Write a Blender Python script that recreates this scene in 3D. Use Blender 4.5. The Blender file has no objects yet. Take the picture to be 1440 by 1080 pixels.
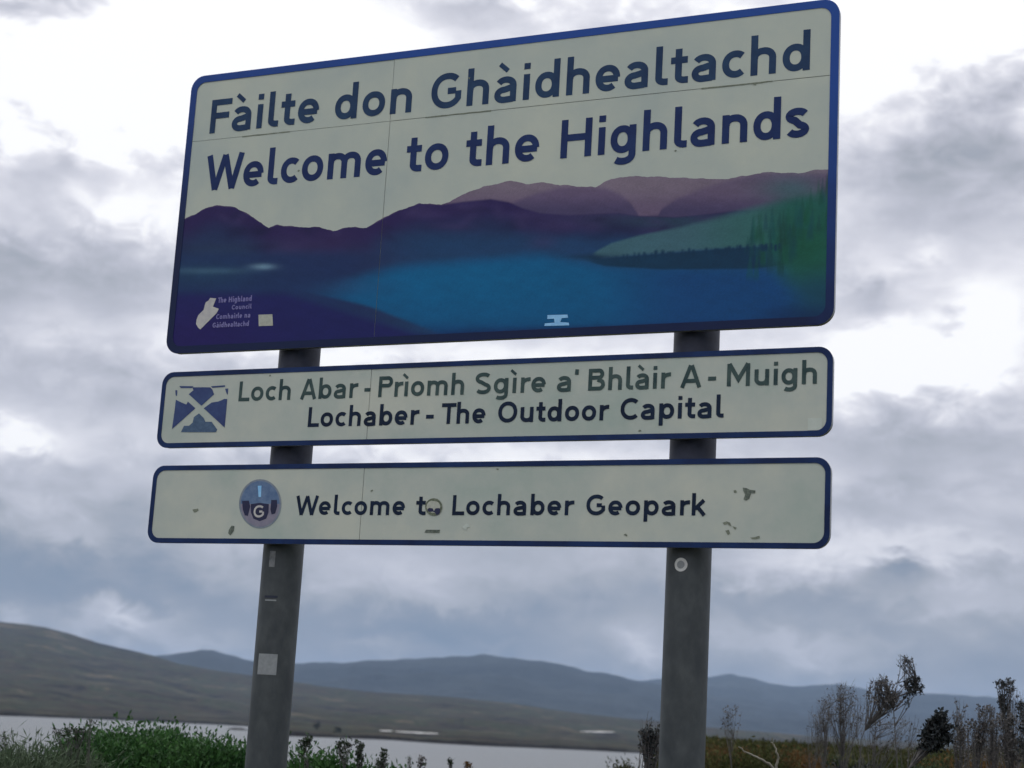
import bpy, math, random
import numpy as np
from mathutils import Vector, noise as mnoise

# ------------------------------------------------------------------ camera, sky, sun, exposure
S = bpy.context.scene
COL = S.collection
EYE = 1.6
FPX = 2407.8                       # focal length in pixels of a 1440 wide frame
CAM = Vector((2.9912, -6.1344, EYE))
YAW, PITCH, ROLL = -0.4274, 0.1997, 0.0572
cy, sy, cp, sp_ = math.cos(YAW), math.sin(YAW), math.cos(PITCH), math.sin(PITCH)
FWD = Vector((sy * cp, cy * cp, sp_))
R0 = Vector((cy, -sy, 0.0))
U0 = R0.cross(FWD)
RGT = math.cos(ROLL) * R0 + math.sin(ROLL) * U0
UP = -math.sin(ROLL) * R0 + math.cos(ROLL) * U0
F0 = Vector((sy, cy, 0.0))         # horizontal view direction

cd = bpy.data.cameras.new('camera')
cam = bpy.data.objects.new('camera', cd)
COL.objects.link(cam)
S.camera = cam
from mathutils import Matrix
M = Matrix((RGT, UP, -FWD)).transposed().to_4x4()
M.translation = CAM
cam.matrix_world = M
cd.sensor_width = 36.0
cd.lens = 36.0 * FPX / 1440.0
cd.clip_start = 0.05
cd.clip_end = 60000
cd.dof.use_dof = True
cd.dof.focus_distance = 7.0
cd.dof.aperture_fstop = (cd.lens / 1000.0) / 0.014

S.view_settings.view_transform = 'Standard'
S.view_settings.look = 'None'
S.view_settings.exposure = 0.0
S.view_settings.gamma = 1.0
S.view_settings.use_curve_mapping = False
S.cycles.volume_bounces = 0
S.cycles.max_bounces = 6


def lin(r, g, b, k=1.0):
    def f(c):
        c = c / 255.0
        return (c / 12.92 if c <= 0.04045 else ((c + 0.055) / 1.055) ** 2.4) * k
    return (f(r), f(g), f(b), 1.0)


def pdir(x, y):
    """direction seen at photograph pixel x, y"""
    return (FWD + (x - 720) / FPX * RGT - (y - 540) / FPX * UP).normalized()


def azel(x, y):
    d = pdir(x, y)
    return math.atan2(d.dot(R0), d.dot(F0)), math.asin(d.z)


SUN_AZ, SUN_EL = math.radians(-50), math.radians(48)     # relative to the view direction
sun_dir = (F0 * math.cos(SUN_AZ) + R0 * math.sin(SUN_AZ)) * math.cos(SUN_EL) + Vector((0, 0, math.sin(SUN_EL)))

W = bpy.data.worlds.new('World')
S.world = W
W.use_nodes = True
nt = W.node_tree
nt.nodes.clear()
WN, WL = nt.nodes, nt.links


def wmath(op, a, b=None, c=None, clamp=False):
    n = WN.new('ShaderNodeMath')
    n.operation = op
    n.use_clamp = clamp
    for i, v in enumerate((a, b, c)):
        if v is None:
            continue
        if isinstance(v, (int, float)):
            n.inputs[i].default_value = v
        else:
            WL.new(v, n.inputs[i])
    return n.outputs[0]


tc = WN.new('ShaderNodeTexCoord')
DIR = tc.outputs['Generated']


def wdot(vec):
    n = WN.new('ShaderNodeVectorMath')
    n.operation = 'DOT_PRODUCT'
    WL.new(DIR, n.inputs[0])
    n.inputs[1].default_value = vec
    return n.outputs['Value']


AZ = wmath('ARCTAN2', wdot(R0), wdot(F0))
ZC = wdot((0, 0, 1))
EL = wmath('ARCSINE', ZC)


def wnoise(scale, zs, detail, rough, off=(0, 0, 0), dist=0.0):
    m = WN.new('ShaderNodeMapping')
    m.inputs['Scale'].default_value = (1, 1, zs)
    m.inputs['Location'].default_value = off
    WL.new(DIR, m.inputs['Vector'])
    n = WN.new('ShaderNodeTexNoise')
    n.inputs['Scale'].default_value = scale
    n.inputs['Detail'].default_value = detail
    n.inputs['Roughness'].default_value = rough
    n.inputs['Distortion'].default_value = dist
    WL.new(m.outputs[0], n.inputs['Vector'])
    return n.outputs[0]


n_big = wnoise(5.0, 2.2, 3.0, 0.5, (3.1, 0.4, 1.7))
n_mid = wnoise(15.0, 2.1, 6.0, 0.52, (1.3, 7.2, 0.2), 0.25)
n_fine = wnoise(38.0, 1.7, 5.0, 0.55, (5.5, 2.2, 9.1), 0.4)
# warp the blobs' edges so that the cloud masses billow
warp_a = wmath('MULTIPLY', wmath('SUBTRACT', n_mid, 0.5), 0.07)
warp_e = wmath('MULTIPLY', wmath('SUBTRACT', n_fine, 0.5), 0.045)
AZW = wmath('ADD', AZ, warp_a)
ELW = wmath('ADD', EL, warp_e)

ramp_el = WN.new('ShaderNodeValToRGB')      # base brightness by elevation (0..90 degrees)
els = ramp_el.color_ramp.elements
BASE = [(-5, .21), (0, .22), (2.0, .33), (4.0, .44), (6.0, .53), (8.5, .65), (12, .74), (17, .80), (25, .88), (40, .94), (90, 1.0)]
els[0].position, els[0].color = 0.0, (.12, .12, .12, 1)
els[1].position, els[1].color = 1.0, (1, 1, 1, 1)
for e, v in BASE[1:-1]:
    q = els.new((e + 5) / 95.0)
    q.color = (v, v, v, 1)
WL.new(wmath('MULTIPLY_ADD', EL, 180 / math.pi / 95.0, 5 / 95.0), ramp_el.inputs[0])
V = WN.new('ShaderNodeRGBToBW')
WL.new(ramp_el.outputs[0], V.inputs[0])
V = V.outputs[0]
amp = wmath('MULTIPLY_ADD', EL, 0.5, 0.16, clamp=True)
V = wmath('ADD', V, wmath('MULTIPLY', wmath('SUBTRACT', n_big, 0.5), amp))
V = wmath('ADD', V, wmath('MULTIPLY', wmath('SUBTRACT', n_mid, 0.5), wmath('MULTIPLY_ADD', EL, 1.3, 0.36, clamp=True)))
V = wmath('ADD', V, wmath('MULTIPLY', wmath('SUBTRACT', n_fine, 0.5), wmath('MULTIPLY_ADD', EL, 0.8, 0.24, clamp=True)))

# cloud masses: x, y, half width, half height (photograph pixels), brightness added
BLOBS = [
    (170, 120, 330, 85, .50), (40, 5, 110, 24, -.55), (330, 60, 180, 90, .20),
    (100, 240, 150, 42, -.22), (170, 300, 75, 26, .30), (60, 385, 170, 60, -.20), (30, 330, 60, 25, .10),
    (40, 620, 60, 22, .38), (90, 520, 150, 50, -.08), (150, 570, 120, 40, -.12), (60, 680, 140, 30, .06),
    (80, 780, 170, 45, -.20), (160, 830, 200, 32, -.16),
    (215, 870, 34, 14, .36), (170, 862, 26, 9, .14), (150, 880, 60, 14, .16), (12, 872, 22, 10, .28), (285, 905, 55, 12, .18),
    (690, 15, 190, 26, -.30), (560, 40, 90, 30, .10), (850, 20, 90, 40, .12), (450, 30, 120, 60, .25),
    (1250, 40, 150, 55, .55), (1440, 20, 120, 50, .25), (1330, 235, 150, 95, -.30), (1230, 150, 60, 60, .12),
    (1300, 345, 30, 18, .22), (1215, 360, 40, 22, .12), (1205, 425, 50, 30, -.18), (1430, 190, 60, 60, -.08),
    (1265, 505, 95, 46, .62), (1330, 462, 30, 14, -.25), (1400, 530, 80, 50, .15), (1390, 430, 60, 40, .22),
    (1290, 660, 180, 60, -.14), (1400, 590, 110, 50, -.10), (1250, 770, 120, 24, .30), (1080, 790, 80, 26, .14), (1270, 806, 36, 15, -.30), (1390, 770, 50, 14, .10),
    (1100, 845, 160, 26, -.16), (1190, 850, 200, 25, -.06), (915, 915, 38, 20, .32), (1160, 925, 45, 16, .16), (1030, 895, 40, 20, .10),
    (560, 800, 190, 36, .12), (120, 750, 60, 14, .10), (500, 905, 50, 12, .14), (640, 845, 70, 12, .12), (1110, 905, 50, 10, .12), (1230, 905, 60, 14, .10), (1380, 850, 60, 14, .12), (700, 850, 120, 26, -.10), (560, 880, 140, 22, -.12), (660, 905, 40, 8, .08), (1350, 900, 130, 40, -.10),
    (700, 505, 500, 22, .22), (700, 640, 500, 22, .26),
]
for (x, y, w, h, a) in BLOBS:
    ca, ce = azel(x, y)
    sa, se = w / FPX, h / FPX
    da = wmath('MULTIPLY', wmath('SUBTRACT', AZW, ca), 1 / sa)
    de = wmath('MULTIPLY', wmath('SUBTRACT', ELW, ce), 1 / se)
    r2 = wmath('MULTIPLY_ADD', da, da, wmath('MULTIPLY', de, de))
    g = wmath('EXPONENT', wmath('MULTIPLY', r2, -0.75))
    V = wmath('MULTIPLY_ADD', g, a, V)

cr = WN.new('ShaderNodeValToRGB')
e = cr.color_ramp.elements
pts = [(0.0, lin(108, 124, 150)), (.15, lin(126, 141, 163)), (.30, lin(150, 158, 174)), (.45, lin(175, 179, 190)),
       (.60, lin(198, 200, 212)), (.74, lin(221, 222, 232)), (.86, lin(240, 240, 248)), (1.0, (1.12, 1.12, 1.14, 1))]
e[0].position, e[0].color = pts[0]
e[1].position, e[1].color = pts[-1]
for p, c in pts[1:-1]:
    q = e.new(p)
    q.color = c
WL.new(V, cr.inputs[0])
# an overcast sky is brighter towards the zenith
zen = wmath('MULTIPLY_ADD', wmath('SMOOTH_MAX', wmath('SUBTRACT', ZC, 0.42), 0.0, 0.1), 1.1, 1.0)
bright = WN.new('ShaderNodeVectorMath')
bright.operation = 'SCALE'
WL.new(cr.outputs[0], bright.inputs[0])
WL.new(wmath('MULTIPLY', zen, 9.7), bright.inputs['Scale'])
sky = WN.new('ShaderNodeTexSky')
sky.sky_type = 'NISHITA'
sky.sun_disc = False
sky.sun_elevation = SUN_EL
sky.sun_rotation = math.atan2(sun_dir.x, sun_dir.y)
mx = WN.new('ShaderNodeMix')
mx.data_type = 'RGBA'
mx.inputs[0].default_value = 0.04
WL.new(bright.outputs[0], mx.inputs[6])
WL.new(sky.outputs[0], mx.inputs[7])
bg = WN.new('ShaderNodeBackground')
bg.inputs['Strength'].default_value = 0.1
WL.new(mx.outputs[2], bg.inputs['Color'])
wo = WN.new('ShaderNodeOutputWorld')
WL.new(bg.outputs[0], wo.inputs['Surface'])

sl = bpy.data.lights.new('sun', 'SUN')
sl.energy = 0.6
sl.angle = math.radians(25)
sl.color = (1.0, 0.96, 0.9)
sun = bpy.data.objects.new('sun', sl)
COL.objects.link(sun)
sun.rotation_euler = sun_dir.to_track_quat('Z', 'Y').to_euler()

# ------------------------------------------------------------------ helpers
HC = 9.0                    # eye above the loch
WATER_Z = EYE - HC


def sgn(x, y, y0=0.0):
    """point of the vertical plane y = y0 seen at a photograph pixel: used to measure the sign"""
    d = pdir(x, y)
    t = (y0 - CAM.y) / d.y
    q = CAM + d * t
    return q.x, q.z


def at(px, py, r):
    """point at horizontal distance r from the viewer in the direction of a pixel"""
    d = pdir(px, py)
    h = math.hypot(d.x, d.y)
    return CAM + d * (r / h)


def polar(az, r, z=0.0):
    p = CAM + (F0 * math.cos(az) + R0 * math.sin(az)) * r
    return Vector((p.x, p.y, z))






def root(name, loc, label, cat, group=None):
    o = bpy.data.objects.new(name, None)
    COL.objects.link(o)
    o.location = loc
    o.empty_display_size = 0.2
    o['label'] = label
    o['category'] = cat
    if group:
        o['group'] = group
    return o


def mesh(name, verts, faces, mat=None, parent=None, origin=(0, 0, 0), smooth=False):
    """verts in world coordinates; origin = world location of the top-level thing they belong to"""
    ox, oy, oz = origin
    me = bpy.data.meshes.new(name)
    me.from_pydata([(v[0] - ox, v[1] - oy, v[2] - oz) for v in verts], [], faces)
    if smooth:
        me.polygons.foreach_set('use_smooth', [True] * len(me.polygons))
    me.update()
    o = bpy.data.objects.new(name, me)
    COL.objects.link(o)
    if mat is not None:
        me.materials.append(mat)
    if parent is not None:
        o.parent = parent
    return o


def npmesh(name, quads, mat, parent=None, origin=(0, 0, 0)):
    """quads: array (n, k, 3) of separate polygons"""
    q = np.asarray(quads, dtype=np.float32) - np.asarray(origin, dtype=np.float32)
    n, k, _ = q.shape
    me = bpy.data.meshes.new(name)
    me.vertices.add(n * k)
    me.vertices.foreach_set('co', q.reshape(-1))
    me.loops.add(n * k)
    me.loops.foreach_set('vertex_index', np.arange(n * k, dtype=np.int32))
    me.polygons.add(n)
    me.polygons.foreach_set('loop_start', np.arange(0, n * k, k, dtype=np.int32))
    me.update(calc_edges=True)
    me.materials.append(mat)
    o = bpy.data.objects.new(name, me)
    COL.objects.link(o)
    if parent is not None:
        o.parent = parent
    return o


def tube(pts, rads, seg=8, cap=True):
    vs, fs = [], []
    n = len(pts)
    for i, p in enumerate(pts):
        p = Vector(p)
        t = (Vector(pts[min(i + 1, n - 1)]) - Vector(pts[max(i - 1, 0)])).normalized()
        a = t.cross(Vector((0, 1, 0.13))).normalized()
        b = t.cross(a)
        for k in range(seg):
            th = 2 * math.pi * k / seg
            vs.append(p + (a * math.cos(th) + b * math.sin(th)) * rads[i])
    for i in range(n - 1):
        for k in range(seg):
            fs.append((i * seg + k, i * seg + (k + 1) % seg, (i + 1) * seg + (k + 1) % seg, (i + 1) * seg + k))
    if cap:
        fs.append(tuple(range(seg)))
        fs.append(tuple((n - 1) * seg + k for k in range(seg))[::-1])
    return vs, fs


def merge(parts):
    V_, F_ = [], []
    for vs, fs in parts:
        o = len(V_)
        V_ += list(vs)
        F_ += [tuple(i + o for i in f) for f in fs]
    return V_, F_


# ------------------------------------------------------------------ materials
def new_mat(name):
    m = bpy.data.materials.new(name)
    m.use_nodes = True
    b = m.node_tree.nodes['Principled BSDF']
    return m, m.node_tree.nodes, m.node_tree.links, b


def noise_mat(name, c1, c2, scale=5.0, rough=0.7, detail=6, c3=None, bump=0.0, spec=0.5, stretch=(1, 1, 1), island=0.0, metal=0.0,
              lo=0.35, hi=0.65, transl=0.0, bscale=None):
    m, N, L, b = new_mat(name)
    t = N.new('ShaderNodeTexCoord')
    mp = N.new('ShaderNodeMapping')
    mp.inputs['Scale'].default_value = stretch
    L.new(t.outputs['Object'], mp.inputs[0])
    n = N.new('ShaderNodeTexNoise')
    n.inputs['Scale'].default_value = scale
    n.inputs['Detail'].default_value = detail
    n.inputs['Roughness'].default_value = 0.62
    L.new(mp.outputs[0], n.inputs['Vector'])
    r = N.new('ShaderNodeValToRGB')
    r.color_ramp.elements[0].position = lo
    r.color_ramp.elements[0].color = c1
    r.color_ramp.elements[1].position = hi
    r.color_ramp.elements[1].color = c2
    if c3:
        q = r.color_ramp.elements.new((lo + hi) / 2)
        q.color = c3
    L.new(n.outputs[0], r.inputs[0])
    out = r.outputs[0]
    if island:
        g = N.new('ShaderNodeNewGeometry')
        mr = N.new('ShaderNodeMapRange')
        mr.inputs['To Min'].default_value = 1 - island
        mr.inputs['To Max'].default_value = 1 + island
        L.new(g.outputs['Random Per Island'], mr.inputs[0])
        vm = N.new('ShaderNodeVectorMath')
        vm.operation = 'SCALE'
        L.new(out, vm.inputs[0])
        L.new(mr.outputs[0], vm.inputs['Scale'])
        out = vm.outputs[0]
    L.new(out, b.inputs['Base Color'])
    b.inputs['Roughness'].default_value = rough
    b.inputs['Metallic'].default_value = metal
    b.inputs['Specular IOR Level'].default_value = spec
    if bump:
        n2 = N.new('ShaderNodeTexNoise')
        n2.inputs['Scale'].default_value = bscale or scale * 4
        n2.inputs['Detail'].default_value = 6
        L.new(mp.outputs[0], n2.inputs['Vector'])
        bp = N.new('ShaderNodeBump')
        bp.inputs['Strength'].default_value = min(1.0, bump)
        bp.inputs['Distance'].default_value = 0.01 if bump <= 1 else bump
        L.new(n2.outputs[0], bp.inputs['Height'])
        L.new(bp.outputs[0], b.inputs['Normal'])
    if transl:
        tr = N.new('ShaderNodeBsdfTranslucent')
        L.new(out, tr.inputs[0])
        ms = N.new('ShaderNodeMixShader')
        ms.inputs[0].default_value = transl
        L.new(b.outputs[0], ms.inputs[1])
        L.new(tr.outputs[0], ms.inputs[2])
        L.new(ms.outputs[0], N['Material Output'].inputs[0])
    return m


KS = 1.6   # what a printed tone of the photograph is worth as base colour in this light
M_face = noise_mat('sign_sheeting', lin(148, 157, 151, KS), lin(163, 168, 156, KS), 2.2, 0.42, 8, spec=0.35)
M_face2 = noise_mat('small_sign_sheeting', lin(142, 153, 145, KS), lin(164, 167, 156, KS), 2.6, 0.42, 9, c3=lin(154, 160, 152, KS), spec=0.35)


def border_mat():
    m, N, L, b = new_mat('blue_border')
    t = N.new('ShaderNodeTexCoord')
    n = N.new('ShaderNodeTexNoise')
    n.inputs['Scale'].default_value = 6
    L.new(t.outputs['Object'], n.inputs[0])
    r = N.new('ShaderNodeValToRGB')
    # sky glare painted into the blue: brighter towards the top and right
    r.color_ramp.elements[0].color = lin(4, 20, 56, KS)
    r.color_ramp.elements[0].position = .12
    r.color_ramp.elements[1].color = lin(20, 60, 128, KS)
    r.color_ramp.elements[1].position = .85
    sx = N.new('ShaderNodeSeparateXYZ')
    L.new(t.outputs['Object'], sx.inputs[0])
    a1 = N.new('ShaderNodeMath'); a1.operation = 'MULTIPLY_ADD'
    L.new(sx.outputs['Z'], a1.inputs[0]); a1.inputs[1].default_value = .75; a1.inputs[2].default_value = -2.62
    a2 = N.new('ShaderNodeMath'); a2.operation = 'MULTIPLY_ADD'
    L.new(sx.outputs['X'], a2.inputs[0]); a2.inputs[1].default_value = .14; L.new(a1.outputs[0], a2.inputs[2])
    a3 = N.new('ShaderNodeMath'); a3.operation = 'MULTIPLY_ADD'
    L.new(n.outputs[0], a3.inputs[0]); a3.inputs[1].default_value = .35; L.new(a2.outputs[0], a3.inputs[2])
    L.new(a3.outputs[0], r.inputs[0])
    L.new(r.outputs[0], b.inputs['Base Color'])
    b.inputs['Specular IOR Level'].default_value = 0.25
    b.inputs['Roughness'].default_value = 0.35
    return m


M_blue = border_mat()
M_navy = noise_mat('navy_border', lin(5, 24, 60, KS), lin(12, 38, 80, KS), 6, 0.45, spec=.25)
M_txt1 = noise_mat('slate_lettering', lin(20, 42, 72, KS), lin(30, 54, 82, KS), 12, 0.5, spec=.2)
M_txt2 = noise_mat('navy_lettering', lin(14, 32, 74, KS), lin(22, 42, 84, KS), 12, 0.5, spec=.2)
M_txt3 = noise_mat('faded_green_lettering', lin(38, 56, 58, KS), lin(58, 74, 72, KS), 14, 0.55, spec=.2)
M_txt4 = noise_mat('dark_lettering', lin(6, 20, 40, KS), lin(14, 30, 52, KS), 12, 0.5, spec=.2)
M_pale = noise_mat('pale_print', lin(150, 148, 150, KS), lin(168, 166, 160, KS), 30, 0.5)
M_lilac = noise_mat('lilac_print', lin(92, 88, 138, KS), lin(108, 104, 148, KS), 30, 0.5)
M_sky_print = noise_mat('light_blue_print', lin(110, 160, 200, KS), lin(130, 178, 212, KS), 30, 0.5)
M_emb = noise_mat('navy_print', lin(26, 42, 88, KS), lin(38, 58, 100, KS), 20, 0.5)
M_emb2 = noise_mat('grey_blue_print', lin(44, 66, 92, KS), lin(62, 84, 108, KS), 60, 0.5)
M_ring = noise_mat('badge_ring_print', lin(96, 106, 118, KS), lin(112, 120, 128, KS), 40, 0.5)
M_badge_top = noise_mat('badge_blue_print', lin(62, 86, 118, KS), lin(86, 106, 134, KS), 30, 0.5)
M_badge_low = noise_mat('badge_mauve_print', lin(100, 98, 116, KS), lin(116, 112, 124, KS), 30, 0.5)
M_ink = noise_mat('dark_print', lin(12, 16, 48, KS), lin(20, 24, 60, KS), 20, 0.5)
M_stk = noise_mat('sticker_paper', lin(140, 142, 132, KS), lin(156, 158, 146, KS), 60, 0.55)
M_olive = noise_mat('olive_print', lin(62, 70, 52, KS), lin(104, 110, 94, KS), 120, 0.55)
M_dirt = noise_mat('grime', lin(84, 90, 78, KS), lin(112, 118, 104, KS), 90, 0.8)
M_dirt2 = noise_mat('dark_grime', lin(60, 68, 62, KS), lin(100, 108, 98, KS), 90, 0.8)
M_faint = noise_mat('faint_patch', lin(158, 166, 158, KS), lin(166, 172, 164, KS), 40, 0.5)
M_alu = noise_mat('aluminium', (.32, .33, .34, 1), (.42, .43, .44, 1), 15, 0.45, metal=0.8)
M_post = noise_mat('weathered_post_paint', (.034, .042, .048, 1), (.066, .076, .080, 1), 14, 0.5, 9, c3=(.048, .057, .062, 1), bump=0.08, stretch=(1, 1, .6), bscale=60)
M_clamp_shade = noise_mat('clamp_steel_and_shade', (.010, .014, .035, 1), (.022, .028, .055, 1), 20, 0.55)  # this navy also carries the contact shade on the sleeves between panels
M_stk_grey = noise_mat('grey_sticker', (.24, .26, .27, 1), (.30, .32, .33, 1), 60, 0.5)
M_stk_white = noise_mat('white_sticker', (.60, .60, .58, 1), (.72, .72, .70, 1), 60, 0.5)
M_scuff = noise_mat('paint_scuff', (.12, .13, .14, 1), (.25, .26, .27, 1), 40, 0.6)

# ------------------------------------------------------------------ terrain
def fbm(x, y, z=0.0, o=5):
    return mnoise.fractal(Vector((x, y, z)), 0.9, 2.1, o)


def ip(v, xs, ys):
    return float(np.interp(v, xs, ys))


def terrain_mat(name, cols, scale, bumpd=0.0, scale2=None, rough=0.95):
    m, N, L, b = new_mat(name)
    t = N.new('ShaderNodeTexCoord')
    mp = N.new('ShaderNodeMapping')
    mp.inputs['Scale'].default_value = (1, 1, 2.5)
    L.new(t.outputs['Object'], mp.inputs[0])
    n = N.new('ShaderNodeTexNoise')
    n.inputs['Scale'].default_value = scale
    n.inputs['Detail'].default_value = 10
    n.inputs['Roughness'].default_value = 0.68
    n.inputs['Distortion'].default_value = 0.6
    L.new(mp.outputs[0], n.inputs['Vector'])
    r = N.new('ShaderNodeValToRGB')
    els = r.color_ramp.elements
    k = len(cols)
    els[0].position, els[0].color = 0.40, cols[0]
    els[1].position, els[1].color = 0.62, cols[-1]
    for i in range(1, k - 1):
        q = els.new(0.40 + 0.22 * i / (k - 1))
        q.color = cols[i]
    L.new(n.outputs[0], r.inputs[0])
    n2 = N.new('ShaderNodeTexNoise')
    n2.inputs['Scale'].default_value = scale2 or scale * 9
    n2.inputs['Detail'].default_value = 8
    n2.inputs['Roughness'].default_value = 0.7
    L.new(mp.outputs[0], n2.inputs['Vector'])
    mr = N.new('ShaderNodeMapRange')
    mr.inputs['From Min'].default_value = 0.3
    mr.inputs['From Max'].default_value = 0.7
    mr.inputs['To Min'].default_value = 0.35
    mr.inputs['To Max'].default_value = 1.65
    L.new(n2.outputs[0], mr.inputs[0])
    vm = N.new('ShaderNodeVectorMath')
    vm.operation = 'SCALE'
    L.new(r.outputs[0], vm.inputs[0])
    L.new(mr.outputs[0], vm.inputs['Scale'])
    L.new(vm.outputs[0], b.inputs['Base Color'])
    b.inputs['Roughness'].default_value = rough
    b.inputs['Specular IOR Level'].default_value = 0.1
    if bumpd:
        bp = N.new('ShaderNodeBump')
        bp.inputs['Strength'].default_value = 1.0
        bp.inputs['Distance'].default_value = bumpd
        L.new(n2.outputs[0], bp.inputs['Height'])
        L.new(bp.outputs[0], b.inputs['Normal'])
    return m


M_moor = terrain_mat('moorland', [(.008, .006, .005, 1), (.048, .036, .022, 1), (.022, .032, .014, 1), (.100, .078, .050, 1)], 0.009, 9.0, 0.06)
M_hill = terrain_mat('far_heather_hill', [(.010, .014, .018, 1), (.028, .034, .036, 1)], 0.0012, 20.0, 0.01)
M_ground = terrain_mat('rough_pasture', [(.028, .038, .012, 1), (.060, .052, .020, 1), (.040, .055, .018, 1), (.10, .062, .026, 1)], 0.35, 0.05, 4.0)

M_peat = terrain_mat('bare_peat_bank', [(.004, .003, .003, 1), (.014, .010, .008, 1)], 0.3, 0.0, 2.0)
fine_az = list(np.radians(np.arange(-20.5, 20.51, 0.07)))
AZS = list(np.radians(np.arange(-80, -20.5, 1.0))) + fine_az + list(np.radians(np.arange(21, 80.1, 1.0)))


def ridge_mesh(name, crest_px, dist, front, mat, nr=60, amp=0.02, g=1.6, seed=0.0, back=2500.0, fine=1.0, crest_noise=0.002):
    """hill range: crest line given by bearing and height angle at a real distance; slopes run down to the front shore"""
    ca = [azel(*p) for p in crest_px]
    xs, ys = [c[0] for c in ca], [c[1] for c in ca]
    fa = [(azel(px, 1000)[0], r) for px, r in front]
    fx, fr = [c[0] for c in fa], [c[1] for c in fa]
    dl = [(azel(px, 1000)[0], r) for px, r in dist]
    dx, dr = [c[0] for c in dl], [c[1] for c in dl]
    vs, fs = [], []
    rows = nr + 10
    for az in AZS:
        el = ip(az, xs, ys)
        rs = ip(az, fx, fr) * (1 + 0.03 * fbm(az * 14, seed, 0, 5))
        R = ip(az, dx, dr)
        c0 = math.cos(az)
        zs = WATER_Z + 2.0 + 1.3 * fbm(az * 40, seed, 2.0, 4)
        e0 = math.atan2(zs - EYE, rs)
        for j in range(rows):
            if j == 0:
                r, z = rs - 10, WATER_Z - 2.5
            elif j == 1:
                r, z = rs, WATER_Z + 0.05
            elif j <= nr:
                u = (j - 2) / (nr - 2)
                r = (rs + 4) * (R / (rs + 4)) ** u
                gg = u ** g
                e = e0 + (el - e0) * gg
                z = EYE + r * math.tan(e)
                p = polar(az, r)
                w = math.sin(math.pi * min(1, u * 1.02)) ** 0.7 if u < 1 else 0
                k = fbm(p.x / 420 * fine, p.y / 420 * fine, seed, 6)
                z += r * amp * k * 0.35 * w * (0.15 + 0.85 * u) + r * crest_noise * .5 * fbm(p.x / 160, p.y / 90, seed + 4, 4) * u
                if u < 0.5:
                    z = max(z, WATER_Z + 0.9)
            else:
                v = (j - nr) / (rows - 1 - nr)
                r = R + back * v
                z = (EYE + R * math.tan(el)) * (1 - v) ** 1.3 + (WATER_Z - 3) * (1 - (1 - v) ** 1.3) + 0.0
            vs.append(polar(az, r, z))
    n = rows
    for i in range(len(AZS) - 1):
        for j in range(n - 1):
            fs.append((i * n + j, (i + 1) * n + j, (i + 1) * n + j + 1, i * n + j + 1))
    o = mesh(name, vs, fs, mat, smooth=True)
    o.data.materials.append(M_peat)
    o.data.polygons.foreach_set('material_index', [1 if k % (n - 1) < 2 else 0 for k in range(len(fs))])
    o['kind'] = 'structure'
    return o


L1 = [(-900, 880), (-300, 868), (0, 874), (30, 877), (65, 881), (105, 892), (140, 905), (180, 914), (215, 922), (250, 933), (300, 942), (350, 950),
      (420, 960), (470, 967), (530, 973), (630, 980), (720, 989), (820, 1004), (920, 1014), (1010, 1024), (1150, 1036), (1300, 1044), (1440, 1052), (2200, 1095)]
L2 = [(-900, 960), (0, 950), (150, 935), (227, 921), (260, 916), (280, 913), (297, 914), (320, 921), (350, 928), (385, 934), (420, 932), (500, 930), (550, 928),
      (625, 924), (680, 921), (720, 924), (770, 932), (820, 941), (870, 951), (905, 958), (960, 970), (1100, 1000), (1300, 1030), (2200, 1080)]
L3 = [(-900, 1000), (400, 985), (700, 965), (850, 962), (905, 957), (950, 952), (1000, 951), (1030, 949), (1055, 953), (1080, 960), (1130, 965),
      (1180, 962), (1240, 972), (1320, 975), (1440, 985), (1700, 975), (2200, 1010)]
ridge_mesh('hills', L3, [(0, 10500), (1440, 10000)], [(0, 5500), (1440, 5200)], M_hill, 50, 0.022, 1.2, 9.0, crest_noise=.0016)
ridge_mesh('hills', L2, [(0, 8200), (300, 7600), (900, 7800), (1440, 8000)], [(0, 4200), (1440, 4200)], M_hill, 50, 0.03, 1.15, 5.0)
ridge_mesh('moorland', L1, [(0, 4300), (300, 4000), (500, 3600), (1000, 3300), (1440, 3200)],
           [(-400, 1100), (0, 1200), (150, 1380), (250, 1480), (345, 1580), (352, 1540), (372, 900), (405, 905), (470, 960), (550, 1000), (620, 960), (700, 985),
            (800, 1040), (900, 1100), (1000, 1180), (1440, 1500)], M_moor, 110, 0.02, 1.75, 1.0, crest_noise=0.0012)

# loch
M_water, N, L, b = new_mat('loch_water')
b.inputs['Base Color'].default_value = (.10, .11, .115, 1)
b.inputs['Roughness'].default_value = 0.34
b.inputs['IOR'].default_value = 1.333
t = N.new('ShaderNodeTexCoord')
n = N.new('ShaderNodeTexNoise')
n.inputs['Scale'].default_value = 0.35
n.inputs['Detail'].default_value = 9
n.inputs['Roughness'].default_value = 0.6
L.new(t.outputs['Object'], n.inputs[0])
bp = N.new('ShaderNodeBump')
bp.inputs['Distance'].default_value = 0.9
bp.inputs['Strength'].default_value = 1.0
L.new(n.outputs[0], bp.inputs['Height'])
L.new(bp.outputs[0], b.inputs['Normal'])
vs = [polar(2 * math.pi * k / 96, 12500, WATER_Z) for k in range(96)]
o = mesh('loch', vs, [tuple(range(96))[::-1]], M_water)
o['kind'] = 'structure'

# shallow pool on the far moor and a low spit in the loch
def flat_patch(name, px_pts, z, mat, thick=0.0):
    vs = []
    for x, y in px_pts:
        d = pdir(x, y)
        k = (z - EYE) / d.z
        q = CAM + d * k
        vs.append(Vector((q.x, q.y, z)))
    return vs


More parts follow.
